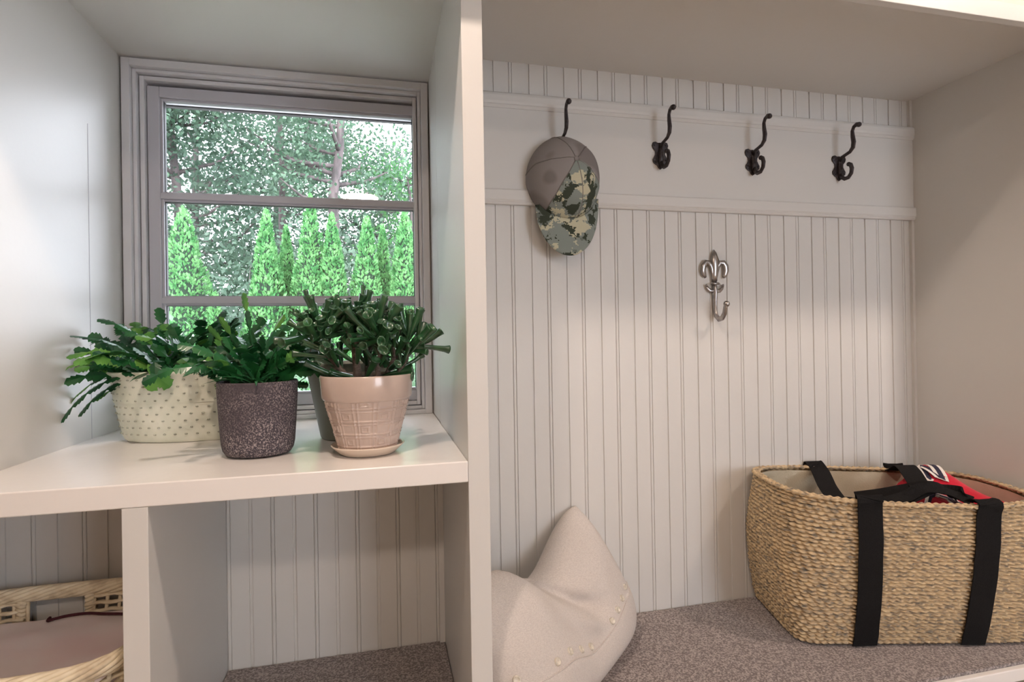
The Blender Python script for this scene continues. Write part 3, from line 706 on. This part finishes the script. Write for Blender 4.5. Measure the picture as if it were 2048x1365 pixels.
# ------------------------------------------------------------------ chopped linen pillow
pl = empty('throw_pillow', (.27, .2, ZB), 'slumped beige linen pillow with pearl buttons in the left corner of the bench', 'pillow')
E0, E1 = Vector((.085, .000)), Vector((.492, .382))
def sst(a, b, x):
    x = min(1, max(0, (x-a)/(b-a))); return x*x*(3-2*x)
def seam_t(s): return -.16-.04*s-.06*s*s
def pil(s, t, side):
    """s along the width -1..1, t up -1..1, side +1 is the face towards the room"""
    q = (s+1)/2; base = E0.lerp(E1, q); dv = (E1-E0).normalized(); nv = Vector((dv.y, -dv.x))       # nv faces front right
    zt = .185+.128*sst(.05, 1.0, s)**1.25+.080*sst(.02, .50, -s)-.01*sst(.75, 1, -s)
    w = (1-abs(s)**5)**.5*(1-abs(t)**(2.6 if t < 0 else 3.4))**.5
    z = (t+1)/2
    thick = .096*w*(1-.20*z)
    h = z**.95*zt
    pos = base+dv*(-.048*z**1.2*sst(-.1, 1, s))
    lean = -.125*z**1.2
    off = thick*side+lean-.012
    if side > 0:
        # fold running down the face from the chop in the top edge
        fs_ = .02+.42*(1-z)/.55
        g = math.exp(-((s-fs_)/.085)**2)*sst(.46, .72, z)
        off -= .052*g
        off += .026*math.exp(-((s-fs_+.22)/.16)**2)*sst(.42, .75, z)
        off += .0030*sst(0, .02, seam_t(s)-t)
    off += .006*noise.noise(Vector((s*2.4, t*2.4, side)))*w
    x, y = pos.x+nv.x*off, pos.y+nv.y*off
    hz = h+.003+(.020*abs(s)**6*(1-z))
    y = min(y, YB-.006); x = max(x, DR+.003)
    return Vector((x, y, ZB+.0006+max(0, hz)))
def ps(s, t, side):
    return tuple(pil(s, t, side))
mb = MB(); N_ = 72
spc = lambda u: math.sin((u-.5)*PI)
mb.grid(lambda u, v: ps(spc(u), spc(v), 1), N_, N_)
mb.grid(lambda u, v: ps(spc(1-u), spc(v), -1), N_, N_)
po = child(mb, 'cushion_body', 'linen', pl)
import bmesh
b_ = bmesh.new(); b_.from_mesh(po.data); bmesh.ops.remove_doubles(b_, verts=b_.verts, dist=.0012); bmesh.ops.recalc_face_normals(b_, faces=b_.faces); b_.to_mesh(po.data); b_.free()
mb = MB(); mb.tube([pil(-.97+1.9*i/40, seam_t(-.97+1.9*i/40), 1)+Vector((.0010, -.0010, 0)) for i in range(41)], .0014, 6)
child(mb, 'placket_seam', 'linen', po)
for i, s_ in enumerate((-.93, -.60, -.42, -.25, -.08, .36, .50, .64, .78)):
    t_ = seam_t(s_)+.11
    p = pil(s_, t_, 1); pu = pil(s_+.02, t_, 1)-p; pv = pil(s_, t_+.03, 1)-p; nn = pu.cross(pv).normalized()
    if nn.y > 0: nn = -nn
    pu.normalize(); pv = nn.cross(pu)
    prof = [(.0, .0012), (.0045, .0012), (.0062, .0028), (.0072, .0030), (.0078, .0018), (.0078, -.001)]
    vs_ = []; n = 20
    for r, z in prof:
        for j in range(n):
            a = 2*PI*j/n; vs_.append(p+pu*(r*math.cos(a))+pv*(r*math.sin(a))+nn*(z+.0006))
    mb = MB().add(vs_, [(k*n+j, k*n+(j+1) % n, (k+1)*n+(j+1) % n, (k+1)*n+j) for k in range(len(prof)-1) for j in range(n)])
    child(mb, 'button', 'pearl', pl, fix=True)

# ------------------------------------------------------------------ seagrass basket
BC = Vector((1.172, .238)); BR = math.radians(-14)
bk = empty('seagrass_basket', (BC.x, BC.y, ZB), 'large oval seagrass storage basket with black webbing handles on the bench', 'basket')
BH = .362
def sup(a, n):
    c, s = math.cos(a), math.sin(a); r = (abs(c)**n+abs(s)**n)**(-1/n); return c*r, s*r
def bas(a, z, off=0):
    """surface point of the basket side, a angle, z 0..1"""
    k = z**.8
    hx, hy = .297+(.322-.297)*min(1, k*1.5)**.8, .150+(.178-.150)*k; n = 10-6.6*k**.7
    x, y = sup(a, n)
    x *= hx+off; y = y*(hy+off)+.022*(1-z)
    zz = ZB+.0045+BH*z
    # rim dips gently towards the front right corner, rises at the left end
    zz += z*(-.012*(x/.3)-.010*(1-(x/.32)**2)*(1 if y < 0 else .3))
    bul = .010*math.sin(PI*z)
    l = math.hypot(x, y)+1e-6; x += x/l*bul; y += y/l*bul
    X = BC.x+x*math.cos(BR)-y*math.sin(BR); Y = BC.y+x*math.sin(BR)+y*math.cos(BR)
    return Vector((min(X, XR-.006), min(Y, YB-.006), zz))
def arc_param(z, nseg):
    """angles spaced evenly along the perimeter"""
    A = np.linspace(0, 2*PI, 1441); P = [bas(a, z) for a in A]
    L = np.concatenate([[0], np.cumsum([(P[i+1]-P[i]).length for i in range(1440)])])
    return np.interp(np.linspace(0, L[-1], nseg+1)[:-1], L, A), L[-1]
rows = 37; per = 7; NU = 640
mb = MB(); vs_ = []
angs, plen = arc_param(.6, NU)
ang_lo, _ = arc_param(.02, NU)
nr = rows*per+1
rgs = random.Random(4); ph_r = [rgs.uniform(0, 40) for _ in range(rows+2)]; fr_r = [rgs.uniform(.85, 1.2) for _ in range(rows+2)]
for j in range(nr):
    z = j/(nr-1); row = min(rows-1, j//per); q = (j % per)/per
    wgt = min(1, z/.4)
    for i in range(NU):
        a = ang_lo[i]*(1-wgt)+angs[i]*wgt
        s_ = i/NU*plen
        # each row is a twisted rope: fat in the middle, with diagonal strand lumps
        tw = math.sin(2*PI*(s_/.021*fr_r[row]+ph_r[row]+q*.55))
        rope = math.sqrt(max(0, 1-(2*q-1)**2)) if 0 < q < 1 else 0
        wob = .0016*noise.noise(Vector((s_*22, row*3.3, 0)))
        off = -.0075+.0080*rope*(1+.34*tw)+wob
        p = bas(a, z, off); p.z += .0022*noise.noise(Vector((s_*14, z*14, 5)))*min(1, z*6)
        vs_.append(p)
fs = [(j*NU+i, j*NU+(i+1) % NU, (j+1)*NU+(i+1) % NU, (j+1)*NU+i) for j in range(nr-1) for i in range(NU)]
mb.add(vs_, fs); body = child(mb, 'woven_body', 'seagrass', bk)
mb = MB().add([bas(a, 0, -.003) for a in ang_lo[::8]], [tuple(range(NU//8))[::-1]]); child(mb, 'base', 'seagrass', bk)
def rimtube(mb, zoff, r, tw0, nseg=560, off=-.004, tl=.021, amp=.35):
    n = 10; P = []
    A, pl_ = arc_param(1.0, nseg)
    P = [bas(a, 1.0, off)+Vector((0, 0, zoff)) for a in A]
    rad = [r*(1+amp*math.sin(2*PI*(i/nseg*pl_/tl)+tw0)) for i in range(nseg)]
    mb.tube(P, rad, n, closed=True)
mb = MB(); rimtube(mb, .003, .0052, 0); rimtube(mb, .0045, .0046, 2.4, off=.002, tl=.018); rimtube(mb, .0055, .0042, 1.1, off=-.009, tl=.018); child(mb, 'braided_rim', 'seagrass', bk)
# canvas liner, inside wall and floor
mb = MB(); mb.grid(lambda u, v: tuple(bas(2*PI*u, .16+.835*v, -.0135-.004*noise.noise(Vector((math.cos(2*PI*u)*4, math.sin(2*PI*u)*4, v*3))))+Vector((0, 0, -.001))), 200, 24, wrap=True)
ln_ = [bas(2*PI*i/100, .16, -.0135) for i in range(100)]; mb.add(ln_, [tuple(range(100))]); child(mb, 'canvas_liner', 'canvas', bk)
# webbing straps
def ribbon(pts, width, name, parent, side_dir=None, thick=.0022, m='webbing'):
    """flat strap along pts; side_dir is its width direction (vector or list)"""
    P = [Vector(p) for p in pts]; n = len(P); vs_ = []
    for i, p in enumerate(P):
        t = (P[min(i+1, n-1)]-P[max(i-1, 0)]).normalized()
        sd = Vector(side_dir[i] if isinstance(side_dir, list) else side_dir); sd = (sd-t*sd.dot(t)).normalized(); nn = t.cross(sd)
        for a, b in ((-1, -1), (1, -1), (1, 1), (-1, 1)): vs_.append(p+sd*(a*width/2)+nn*(b*thick/2))
    fs = [(i*4+j, i*4+(j+1) % 4, (i+1)*4+(j+1) % 4, (i+1)*4+j) for i in range(n-1) for j in range(4)]+[(0, 1, 2, 3), tuple((n-1)*4+j for j in (3, 2, 1, 0))]
    return child(MB().add(vs_, fs), name, m, parent, smooth=False)
def smoothpath(P, k=6):
    P = [Vector(p) for p in P]; out = []
    for i in range(len(P)-1):
        a, b, c, d = P[max(i-1, 0)], P[i], P[i+1], P[min(i+2, len(P)-1)]
        for j in range(k):
            t = j/k; out.append(.5*((2*b)+(c-a)*t+(2*a-5*b+4*c-d)*t*t+(3*b-a-3*c+d)*t**3))
    out.append(P[-1]); return out
U2 = Vector((math.cos(BR), math.sin(BR), 0)); V2 = Vector((-math.sin(BR), math.cos(BR), 0))
def loc(x, y, z): return Vector((BC.x, BC.y, ZB))+U2*x+V2*y+Vector((0, 0, z))
def ang_at(x, y_sign, z):
    A = np.linspace(0, PI, 721)
    best = min(A, key=lambda a: abs((bas(y_sign*a, z)-Vector((BC.x, BC.y, 0))).dot(U2)-x)); return y_sign*best
for x0, x1 in ((-.150, -.140), (.125, .118)):
    front = [bas(ang_at(x1+(x0-x1)*z, -1, z), z, .0062) for z in (0.004, .03, .08, .16, .28, .4, .52, .64, .76, .88, .97)]
    front += [bas(ang_at(x0, -1, 1.0), 1.0, .0095)+Vector((0, 0, .013)), bas(ang_at(x0, -1, 1.0), 1.0, -.008)+Vector((0, 0, .0195)), bas(ang_at(x0, -1, 1.0), 1.0, -.024)+Vector((0, 0, .008))]
    ribbon(smoothpath(front, 4), .058, 'webbing_strap', bk, U2)
# back handle: comes over the far rim at two points and slumps inwards
def over(x, s):
    a = ang_at(x, s, 1.0)
    return [bas(a, .80, .006), bas(a, 1, .007)+Vector((0, 0, .010)), bas(a, 1, -.004)+Vector((0, 0, .0165)), bas(a, 1, -.020)+Vector((0, 0, .006))]
fz = lambda x, y, z: loc(x, y, z)
hb1 = over(-.100, 1)+[fz(-.112, .10, .362), fz(-.128, .05, .350), fz(-.142, -.01, .338), fz(-.155, -.07, .328)]
ribbon(smoothpath(hb1, 5), .050, 'webbing_strap', bk, U2)
hb2 = over(.140, 1)+[fz(.118, .10, .392), fz(.092, .04, .396), fz(.066, -.02, .388), fz(.046, -.08, .366)]
ribbon(smoothpath(hb2, 5), .052, 'webbing_strap', bk, U2)
h1 = [fz(-.145, -.135, .356), fz(-.070, -.110, .352), fz(0.0, -.085, .358), fz(.04, -.085, .378), fz(.08, -.095, .376), fz(.11, -.110, .366), fz(.128, -.13, .358)]
ribbon(smoothpath(h1, 6), .034, 'webbing_handle', bk, Vector((0, 1, .45)))
h2 = [fz(-.09, -.02, .336), fz(-.03, -.04, .350), fz(.03, -.060, .368), fz(.08, -.075, .378), fz(.115, -.06, .366), fz(.14, -.085, .362), fz(.130, -.12, .360)]
ribbon(smoothpath(h2, 6), .036, 'webbing_handle', bk, Vector((0, 1, .8)))
h3 = [fz(-.02, -.09, .345), fz(.03, -.088, .366), fz(.065, -.086, .380), fz(.095, -.08, .376), fz(.13, -.07, .350)]
ribbon(smoothpath(h3, 6), .030, 'webbing_handle', bk, Vector((0, 1, .9)))

# things inside the basket
def mound(x0, x1, y0, y1, zb_, hfn, nu=50, nv=40):
    mb = MB(); f = lambda u, v: tuple(loc(x0+(x1-x0)*u, y0+(y1-y0)*v, zb_+hfn(u, v)))
    mb.grid(f, nu, nv); return mb
def red_h(u, v):
    e = min(u, 1-u, v, 1-v)
    return .065*min(1, e*9)**.5+.062*math.exp(-((u-.42)/.34)**2-((v-.80)/.42)**2)+.008*math.sin(u*9+v*4)*min(1, e*8)
rj = empty('folded_shirt', tuple(loc(.17, 0, .10)), 'red shirt with white and navy lettering lying in the seagrass basket', 'shirt')
mbr = mound(.080, .288, -.125, .120, .262, red_h)
ro = child(mbr, 'cloth', 'red_cloth', rj, solid=.004)
mb = MB(); mb.add([loc(.092, -.11, .10), loc(.262, -.11, .10), loc(.262, .105, .10), loc(.092, .105, .10), loc(.090, -.12, .30), loc(.262, -.12, .30), loc(.262, .112, .30), loc(.090, .112, .30)], [(0,3,2,1),(4,5,6,7),(0,1,5,4),(1,2,6,5),(2,3,7,6),(3,0,4,7)])
child(mb, 'folded_layers', 'red_cloth', rj, bevel=.01)
def red_pt(u, v, dz=.0): return loc(.080+.208*u, -.125+.245*v, .262+red_h(u, v)+.0035+dz)
def stroke(pts, w, name, m, dz, par=None):
    P = [red_pt(u, v, dz) for u, v in pts]; vs_ = []; n = len(P)
    for i, p in enumerate(P):
        t = (P[min(i+1, n-1)]-P[max(i-1, 0)]); t.z = 0; t.normalize(); s_ = Vector((-t.y, t.x, 0))
        vs_ += [p+s_*w/2, p-s_*w/2, p-s_*w/2-Vector((0, 0, .0012)), p+s_*w/2-Vector((0, 0, .0012))]
    fs = [(i*4+j, i*4+(j+1) % 4, (i+1)*4+(j+1) % 4, (i+1)*4+j) for i in range(n-1) for j in range(4)]+[(0, 1, 2, 3), (4*n-1, 4*n-2, 4*n-3, 4*n-4)]
    return child(MB().add(vs_, fs), name, m, par or rj, smooth=False, fix=True)
Wl = [(.26, .93), (.29, .60), (.37, .86), (.41, .55), (.52, .90)]
def dense(p, k=6): return [tuple(np.array(p[i])*(1-j/k)+np.array(p[i+1])*j/k) for i in range(len(p)-1) for j in range(k)]+[p[-1]]
w_ = stroke(dense(Wl), .028, 'letter_outline', 'white_print', .0010); stroke(dense(Wl), .011, 'letter', 'navy', .0022, w_)
Ol = [(.04, .14), (.04, .34), (.16, .40), (.26, .30), (.20, .14)]
w_ = stroke(dense(Ol), .028, 'letter_outline', 'white_print', .0010); stroke(dense(Ol), .012, 'letter', 'navy', .0022, w_)
nb = empty('folded_bag', tuple(loc(-.10, 0, .10)), 'black fabric bag lying low in the left half of the seagrass basket', 'bag')
def bag_h(u, v):
    e = min(u, 1-u, v, 1-v); return .05*min(1, e*8)**.5+.010*noise.noise(Vector((u*4, v*4, 2)))
child(mound(-.272, -.010, -.115, .110, .255, bag_h), 'cloth', 'webbing', nb, solid=.004)
child(MB().add([loc(-.262, -.105, .10), loc(-.018, -.105, .10), loc(-.018, .10, .10), loc(-.262, .10, .10), loc(-.262, -.105, .285), loc(-.018, -.105, .285), loc(-.018, .10, .285), loc(-.262, .10, .285)], [(0,3,2,1),(4,5,6,7),(0,1,5,4),(1,2,6,5),(2,3,7,6),(3,0,4,7)]), 'folded_layers', 'webbing', nb, bevel=.01)

# ------------------------------------------------------------------ wicker basket in the left cubby
WC = (-.812, .228); HX, HY, WZ = .232, .190, -.560
wk = empty('wicker_basket', (WC[0], WC[1], ZB), 'pale peeled willow basket with open handles in the lower left cubby', 'basket')
def wp(a, off=0, z=0, n=4.2):
    x, y = sup(a, n); return Vector((WC[0]+x*(HX+off), WC[1]+y*(HY+off), z))
def wang(nseg):
    A = np.linspace(0, 2*PI, 721); P = [wp(a) for a in A]; L = np.concatenate([[0], np.cumsum([(P[i+1]-P[i]).length for i in range(720)])])
    return np.interp(np.linspace(0, L[-1], nseg+1)[:-1], L, A), L[-1]
A_, WL = wang(520)
# twisted rim built of many helically wound canes
mb = MB(); nstr = 9
for k in range(nstr):
    P = []
    for i, a in enumerate(A_):
        ph = 2*PI*(k/nstr)+2*PI*(i/520*round(WL/.26))
        c_ = wp(a, 0, WZ); dx = wp(a, .01, WZ)-c_; dx.normalize()
        P.append(c_+dx*(math.cos(ph)*.0112)+Vector((0, 0, math.sin(ph)*.0112)))
    mb.tube(P, .0050, 6, closed=True)
child(mb, 'twisted_rim', 'wicker', wk)
# side weave with open handle gap at the back
mb = MB(); nrow = 14; zt, zb2 = WZ-.010, ZB+.012
HG = (-.900, -.795)
def gap(p, z): return (p.y > WC[1]) and HG[0] < p.x < HG[1] and z > WZ-.062
for r in range(nrow):
    z = zt-.006-(zt-zb2)*r/nrow; seg = []; tp = (z-zb2)/(zt-zb2)
    def flush():
        if len(seg) > 3: mb.tube(list(seg), .0072, 6, flat=.55)
    for i, a in enumerate(A_[::2]):
        p = wp(a, -.004-.035*(1-tp)+.0035*math.cos(2*PI*i/260*round(WL/.05)+PI*(r % 2)), z)
        if gap(p, z): flush(); seg = []
        else: seg.append(p)
    flush()
child(mb, 'woven_side', 'wicker', wk)
mb = MB(); ns = round(WL/.0255)
A2 = np.interp(np.linspace(0, WL, ns+1)[:-1], np.linspace(0, WL, 521)[:-1], A_)
for a in A2:
    p = wp(a, -.004, zt); q = wp(a, -.039, zb2)
    if gap(p, zt): p = p.lerp(q, .30)
    mb.tube([p, q], .0036, 6)
for xg, s_ in ((HG[0], -1), (HG[1], 1)):      # wrapped handle posts
    for k in range(7):
        x = xg+s_*(.004+.010*k/6*0)
        z = zt-.004-.0082*k; yy = WC[1]+HY*.985
        mb.tube([(x+s_*.016, yy-.006, z+.004), (x+s_*.004, yy-.010, z), (x, yy-.001, z-.001), (x+s_*.004, yy+.006, z), (x+s_*.016, yy+.004, z+.004)], .0045, 6)
child(mb, 'stakes', 'wicker', wk)
mb = MB().lathe([(0, 0), (.86, 0), (.87, .006), (.86, .012), (0, .012)], 64, (WC[0], WC[1], ZB-.0085), (HX*.95, HY*.95)); child(mb, 'base', 'wicker', wk)
ck = empty('cushion', (WC[0], WC[1], ZB+.01), 'pale pink cloth cushion filling the wicker basket', 'cushion')
def cush(u, v):
    a = 2*PI*u; r = math.sin(v*PI/2); x, y = sup(a, 3.2); z = -.612+.020*math.cos(v*PI/2)**.6+.007*noise.noise(Vector((x*r*2.2, y*r*2.2, 7)))
    if v > .93: z -= (v-.93)*.6
    return (WC[0]+x*r*(HX-.026), WC[1]+y*r*(HY-.026), z)
mb = MB(); mb.grid(cush, 96, 40, wrap=True)
mb.grid(lambda u, v: (WC[0]+sup(2*PI*u, 3.2)[0]*(HX-.026-.030*v), WC[1]+sup(2*PI*u, 3.2)[1]*(HY-.026-.030*v), -.654-.125*v), 96, 8, wrap=True)
child(mb, 'cushion_cover', 'pink_cloth', ck)
cpts = [(-.842, .376, -.5985), (-.838, .360, -.5975), (-.825, .355, -.5935), (-.80, .357, -.5905), (-.765, .358, -.5905), (-.735, .350, -.5915), (-.70, .335, -.589), (-.66, .325, -.590), (-.62, .33, -.594)]
tag(child(MB().tube(smoothpath(cpts, 5), .0030, 8), 'cord', 'cord', ck), 'dark red cord')

# ------------------------------------------------------------------ garden outside the window
GZ = -1.62
lawn = MB().grid(lambda u, v: (-22+40*u, .9+34*v, GZ+.05*noise.noise(Vector((u*20, v*20, 0)))), 60, 60)
struct(lawn, 'ground', 'bounce_ground', 'ground outside the window, made pale to bounce neutral light indoors')
M['bounce_paving'] = mat('pale_bounce_paving', rgb(196, 192, 186), .8, col2=rgb(180, 176, 168), scale=4)
struct(MB().box((-7, YW+.1405, GZ-.05), (6, 2.7, GZ+.06)), 'patio', 'bounce_paving', 'pale paved strip against the house, added to bounce white light indoors')  # strip added outside to reflect white light through the window
def rnd_unit(r, n):
    v = r.normal(size=(n, 3)); return v/np.linalg.norm(v, axis=1)[:, None]
def arborvitae(x, y, top, R, label, seed, n=10500):
    r = np.random.default_rng(seed); H = top-GZ
    t = empty('arborvitae', (x, y, GZ), label, 'evergreen tree', 'arborvitae row outside the window')
    u = r.random(n)**.62; d = u*H*.98
    ang = r.random(n)*2*PI
    prof = R*np.minimum(1, d/2.4)**.8
    lump = 1+.10*np.sin(ang*3+d*5+seed)+.07*np.sin(ang*7-d*9)
    rr = prof*lump*(1-.22*r.random(n)**2)+.012
    c = np.stack([x+rr*np.cos(ang), y+rr*np.sin(ang), top-d], 1)
    out = np.stack([np.cos(ang), np.sin(ang), np.full(n, .0)], 1)
    dirs = out*.7+np.array([0, 0, 1.0])+.55*rnd_unit(r, n)
    nor = out+.8*rnd_unit(r, n)
    ln = .035+.035*r.random(n); quads('foliage', c-np.array([x, y, GZ]), dirs, nor, ln, ln*.62, 'arbor', t)
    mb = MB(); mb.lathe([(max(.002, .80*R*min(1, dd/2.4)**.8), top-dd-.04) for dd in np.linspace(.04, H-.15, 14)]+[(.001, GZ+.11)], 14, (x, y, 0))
    child(mb, 'inner_shade', 'arbor_shade', t); child(MB().tube([(x, y, GZ), (x, y, GZ+.5)], .06, 8), 'trunk', 'bark', t)
    return t
side = ['leftmost and broadest in the window', 'second from the left', 'small one third from the left', 'tallest, its tip crossing the middle bar', 'just right of the tallest', 'third from the right', 'slim one second from the right', 'rightmost, cut by the window edge']
for i, (x, top, R, y) in enumerate(((-2.62, 1.76, .54, 7.0), (-1.62, 1.75, .37, 7.0), (-1.43, 1.62, .27, 7.4), (-1.07, 2.00, .37, 7.1), (-.78, 1.73, .34, 7.0), (-.32, 1.71, .37, 7.0), (-.10, 1.66, .26, 7.35), (.21, 1.82, .38, 7.0))):
    arborvitae(x, y, top, R, 'bright green conical arborvitae, '+side[i], 20+i)
for i, (x, top, R, y) in enumerate(((-2.18, .62, .34, 6.7),)):
    arborvitae(x, y, top, R, 'short arborvitae at the right foot of the broadest one', 40+i, 5000)
def shrub(x, y, z, R, n, m, ls, label, group, seed, cat='shrub'):
    r = np.random.default_rng(seed); t = empty('garden_shrub', (x, y, GZ), label, cat, group)
    v = rnd_unit(r, n); q = r.random(n)**.35
    lump = 1+.18*np.sin(v[:, 0]*5+seed)+.15*np.sin(v[:, 1]*6+v[:, 2]*4)
    c = v*(R*q*lump)[:, None]; c[:, 2] *= (z-GZ)/2/R; c[:, 2] += (z-GZ)/2
    quads('foliage', c, rnd_unit(r, n)+np.array([0, -.2, .3]), rnd_unit(r, n)+np.array([0, -.5, .7]), ls*(.7+.6*r.random(n)), ls*.6*np.ones(n), m, t)
    mb = MB(); rr = random.Random(seed)
    for i in range(9):
        a = rr.uniform(0, 2*PI); mb.tube([(x, y, GZ), (x+.3*R*math.cos(a), y+.3*R*math.sin(a), GZ+.35*(z-GZ)), (x+.7*R*math.cos(a), y+.7*R*math.sin(a), GZ+.7*(z-GZ))], [.018, .012, .005], 6)
    child(mb, 'stems', 'bark', t)
shrub(-1.75, 3.9, -.02, .62, 3600, 'shrub', .065, 'pale variegated leafy shrub low behind the middle pot', 'pale leafy shrubs close to the window', 1)
shrub(-.85, 3.6, -.05, .60, 3600, 'shrub', .065, 'pale variegated leafy shrub low between the dark pot and jade pot', 'pale leafy shrubs close to the window', 2)
shrub(.02, 4.1, .0, .62, 3600, 'shrub', .065, 'pale variegated leafy shrub low behind the jade plant', 'pale leafy shrubs close to the window', 3)
for i, (x, y, z, R) in enumerate(((-5.6, 12.0, 2.6, 1.6), (-3.2, 12.6, 2.9, 1.7), (-1.3, 12.3, 2.5, 1.5), (.7, 12.6, 2.8, 1.6), (-7.8, 13, 2.9, 1.8))):
    shrub(x, y, z, R, 5200, 'oak_dark', .14, 'tall dark thicket at the woodland edge, '+('left of the bare trunk', 'between the first two arborvitae', 'behind the tallest arborvitae', 'behind the rightmost arborvitae', 'beyond the left window edge')[i], 'thicket at the woodland edge', 60+i)
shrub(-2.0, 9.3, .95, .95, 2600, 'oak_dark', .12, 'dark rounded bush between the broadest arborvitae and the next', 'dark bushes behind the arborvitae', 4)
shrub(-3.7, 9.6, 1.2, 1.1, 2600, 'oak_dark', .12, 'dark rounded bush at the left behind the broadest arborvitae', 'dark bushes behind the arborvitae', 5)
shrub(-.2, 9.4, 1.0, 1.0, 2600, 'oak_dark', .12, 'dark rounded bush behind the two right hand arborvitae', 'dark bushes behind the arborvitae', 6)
def oak(x, y, H, lean, tr, n, m, ls, label, seed, first=.25, spread=2.4, blobs=24, low=.28):
    rr = random.Random(seed); r = np.random.default_rng(seed)
    t = empty('woodland_tree', (x, y, GZ), label, 'tree', 'tall woodland trees behind the garden')
    mb = MB(); P = [Vector((x+lean*(k/8)**1.3+rr.uniform(-.08, .08), y+rr.uniform(-.1, .1), GZ+H*k/8)) for k in range(9)]
    P[0] = Vector((x, y, GZ-.05))
    mb.tube(P, [tr*(1-.85*k/8)+.01 for k in range(9)], 9)
    ends = []
    for i in range(blobs):
        k = first+(1-first)*rr.random(); f = k*8; a = P[min(7, int(f))].lerp(P[min(8, int(f)+1)], f-int(f))
        az = rr.uniform(0, 2*PI); L = spread*(1.15-.55*k)*rr.uniform(.45, 1.1)
        e = a+Vector((math.cos(az)*L, math.sin(az)*L, L*rr.uniform(.15, .75))); mdl = a.lerp(e, .5)+Vector((rr.uniform(-.2, .2), 0, -.08*L))
        b = tr*(1-.8*k)*.5; mb.tube([a, mdl, e], [b+.01, b*.6+.008, .008], 6); ends.append(e); ends.append(mdl)
    child(mb, 'trunk', 'bark', t)
    E_ = np.array([tuple(e) for e in ends]); idx = r.integers(0, len(E_), n); c = E_[idx]+r.normal(size=(n, 3))*np.array([.46, .46, .34])
    c = c[c[:, 2] > GZ+H*low]; n = len(c)
    quads('leaves', c-np.array([x, y, GZ]), rnd_unit(r, n)+np.array([0, 0, -.2]), rnd_unit(r, n)+np.array([0, -.4, .6]), ls*(.7+.6*r.random(n)), ls*.62*np.ones(n), m, t)
oak(-1.42, 14.0, 10.5, .5, .20, 6500, 'oak', .13, 'thick trunked woodland tree with forked limbs right of the window centre', 1, .42, 2.6, 26)
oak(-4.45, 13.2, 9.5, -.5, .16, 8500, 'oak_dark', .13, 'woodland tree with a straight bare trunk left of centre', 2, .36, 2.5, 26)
oak(-5.6, 12.2, 8.8, .2, .14, 8500, 'oak', .13, 'leafy woodland tree filling the top left of the window', 3, .30, 2.4, 28)
oak(-3.0, 16.0, 10.5, .3, .15, 6500, 'oak', .14, 'woodland tree behind the gap between the first two arborvitae', 4, .3, 2.9, 28)
oak(.95, 15.5, 6.3, -.2, .14, 6500, 'spring', .13, 'lighter yellow green tree at the right edge of the window', 5, .3, 2.2, 22)
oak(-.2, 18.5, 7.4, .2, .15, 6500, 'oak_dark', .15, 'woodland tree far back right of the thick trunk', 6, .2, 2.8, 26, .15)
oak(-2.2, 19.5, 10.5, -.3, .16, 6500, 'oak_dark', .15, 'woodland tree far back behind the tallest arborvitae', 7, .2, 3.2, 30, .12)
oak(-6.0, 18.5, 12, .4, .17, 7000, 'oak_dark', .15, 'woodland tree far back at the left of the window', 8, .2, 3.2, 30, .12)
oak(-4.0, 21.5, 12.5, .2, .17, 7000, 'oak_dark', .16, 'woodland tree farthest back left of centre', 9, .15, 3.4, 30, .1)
oak(1.8, 20.5, 7.0, .2, .15, 6000, 'oak', .16, 'woodland tree farthest back at the right', 10, .2, 3.0, 24, .1)
oak(-8.6, 16.0, 11, .2, .16, 6500, 'oak', .15, 'woodland tree beyond the left edge of the window', 11, .25, 3.0, 24)
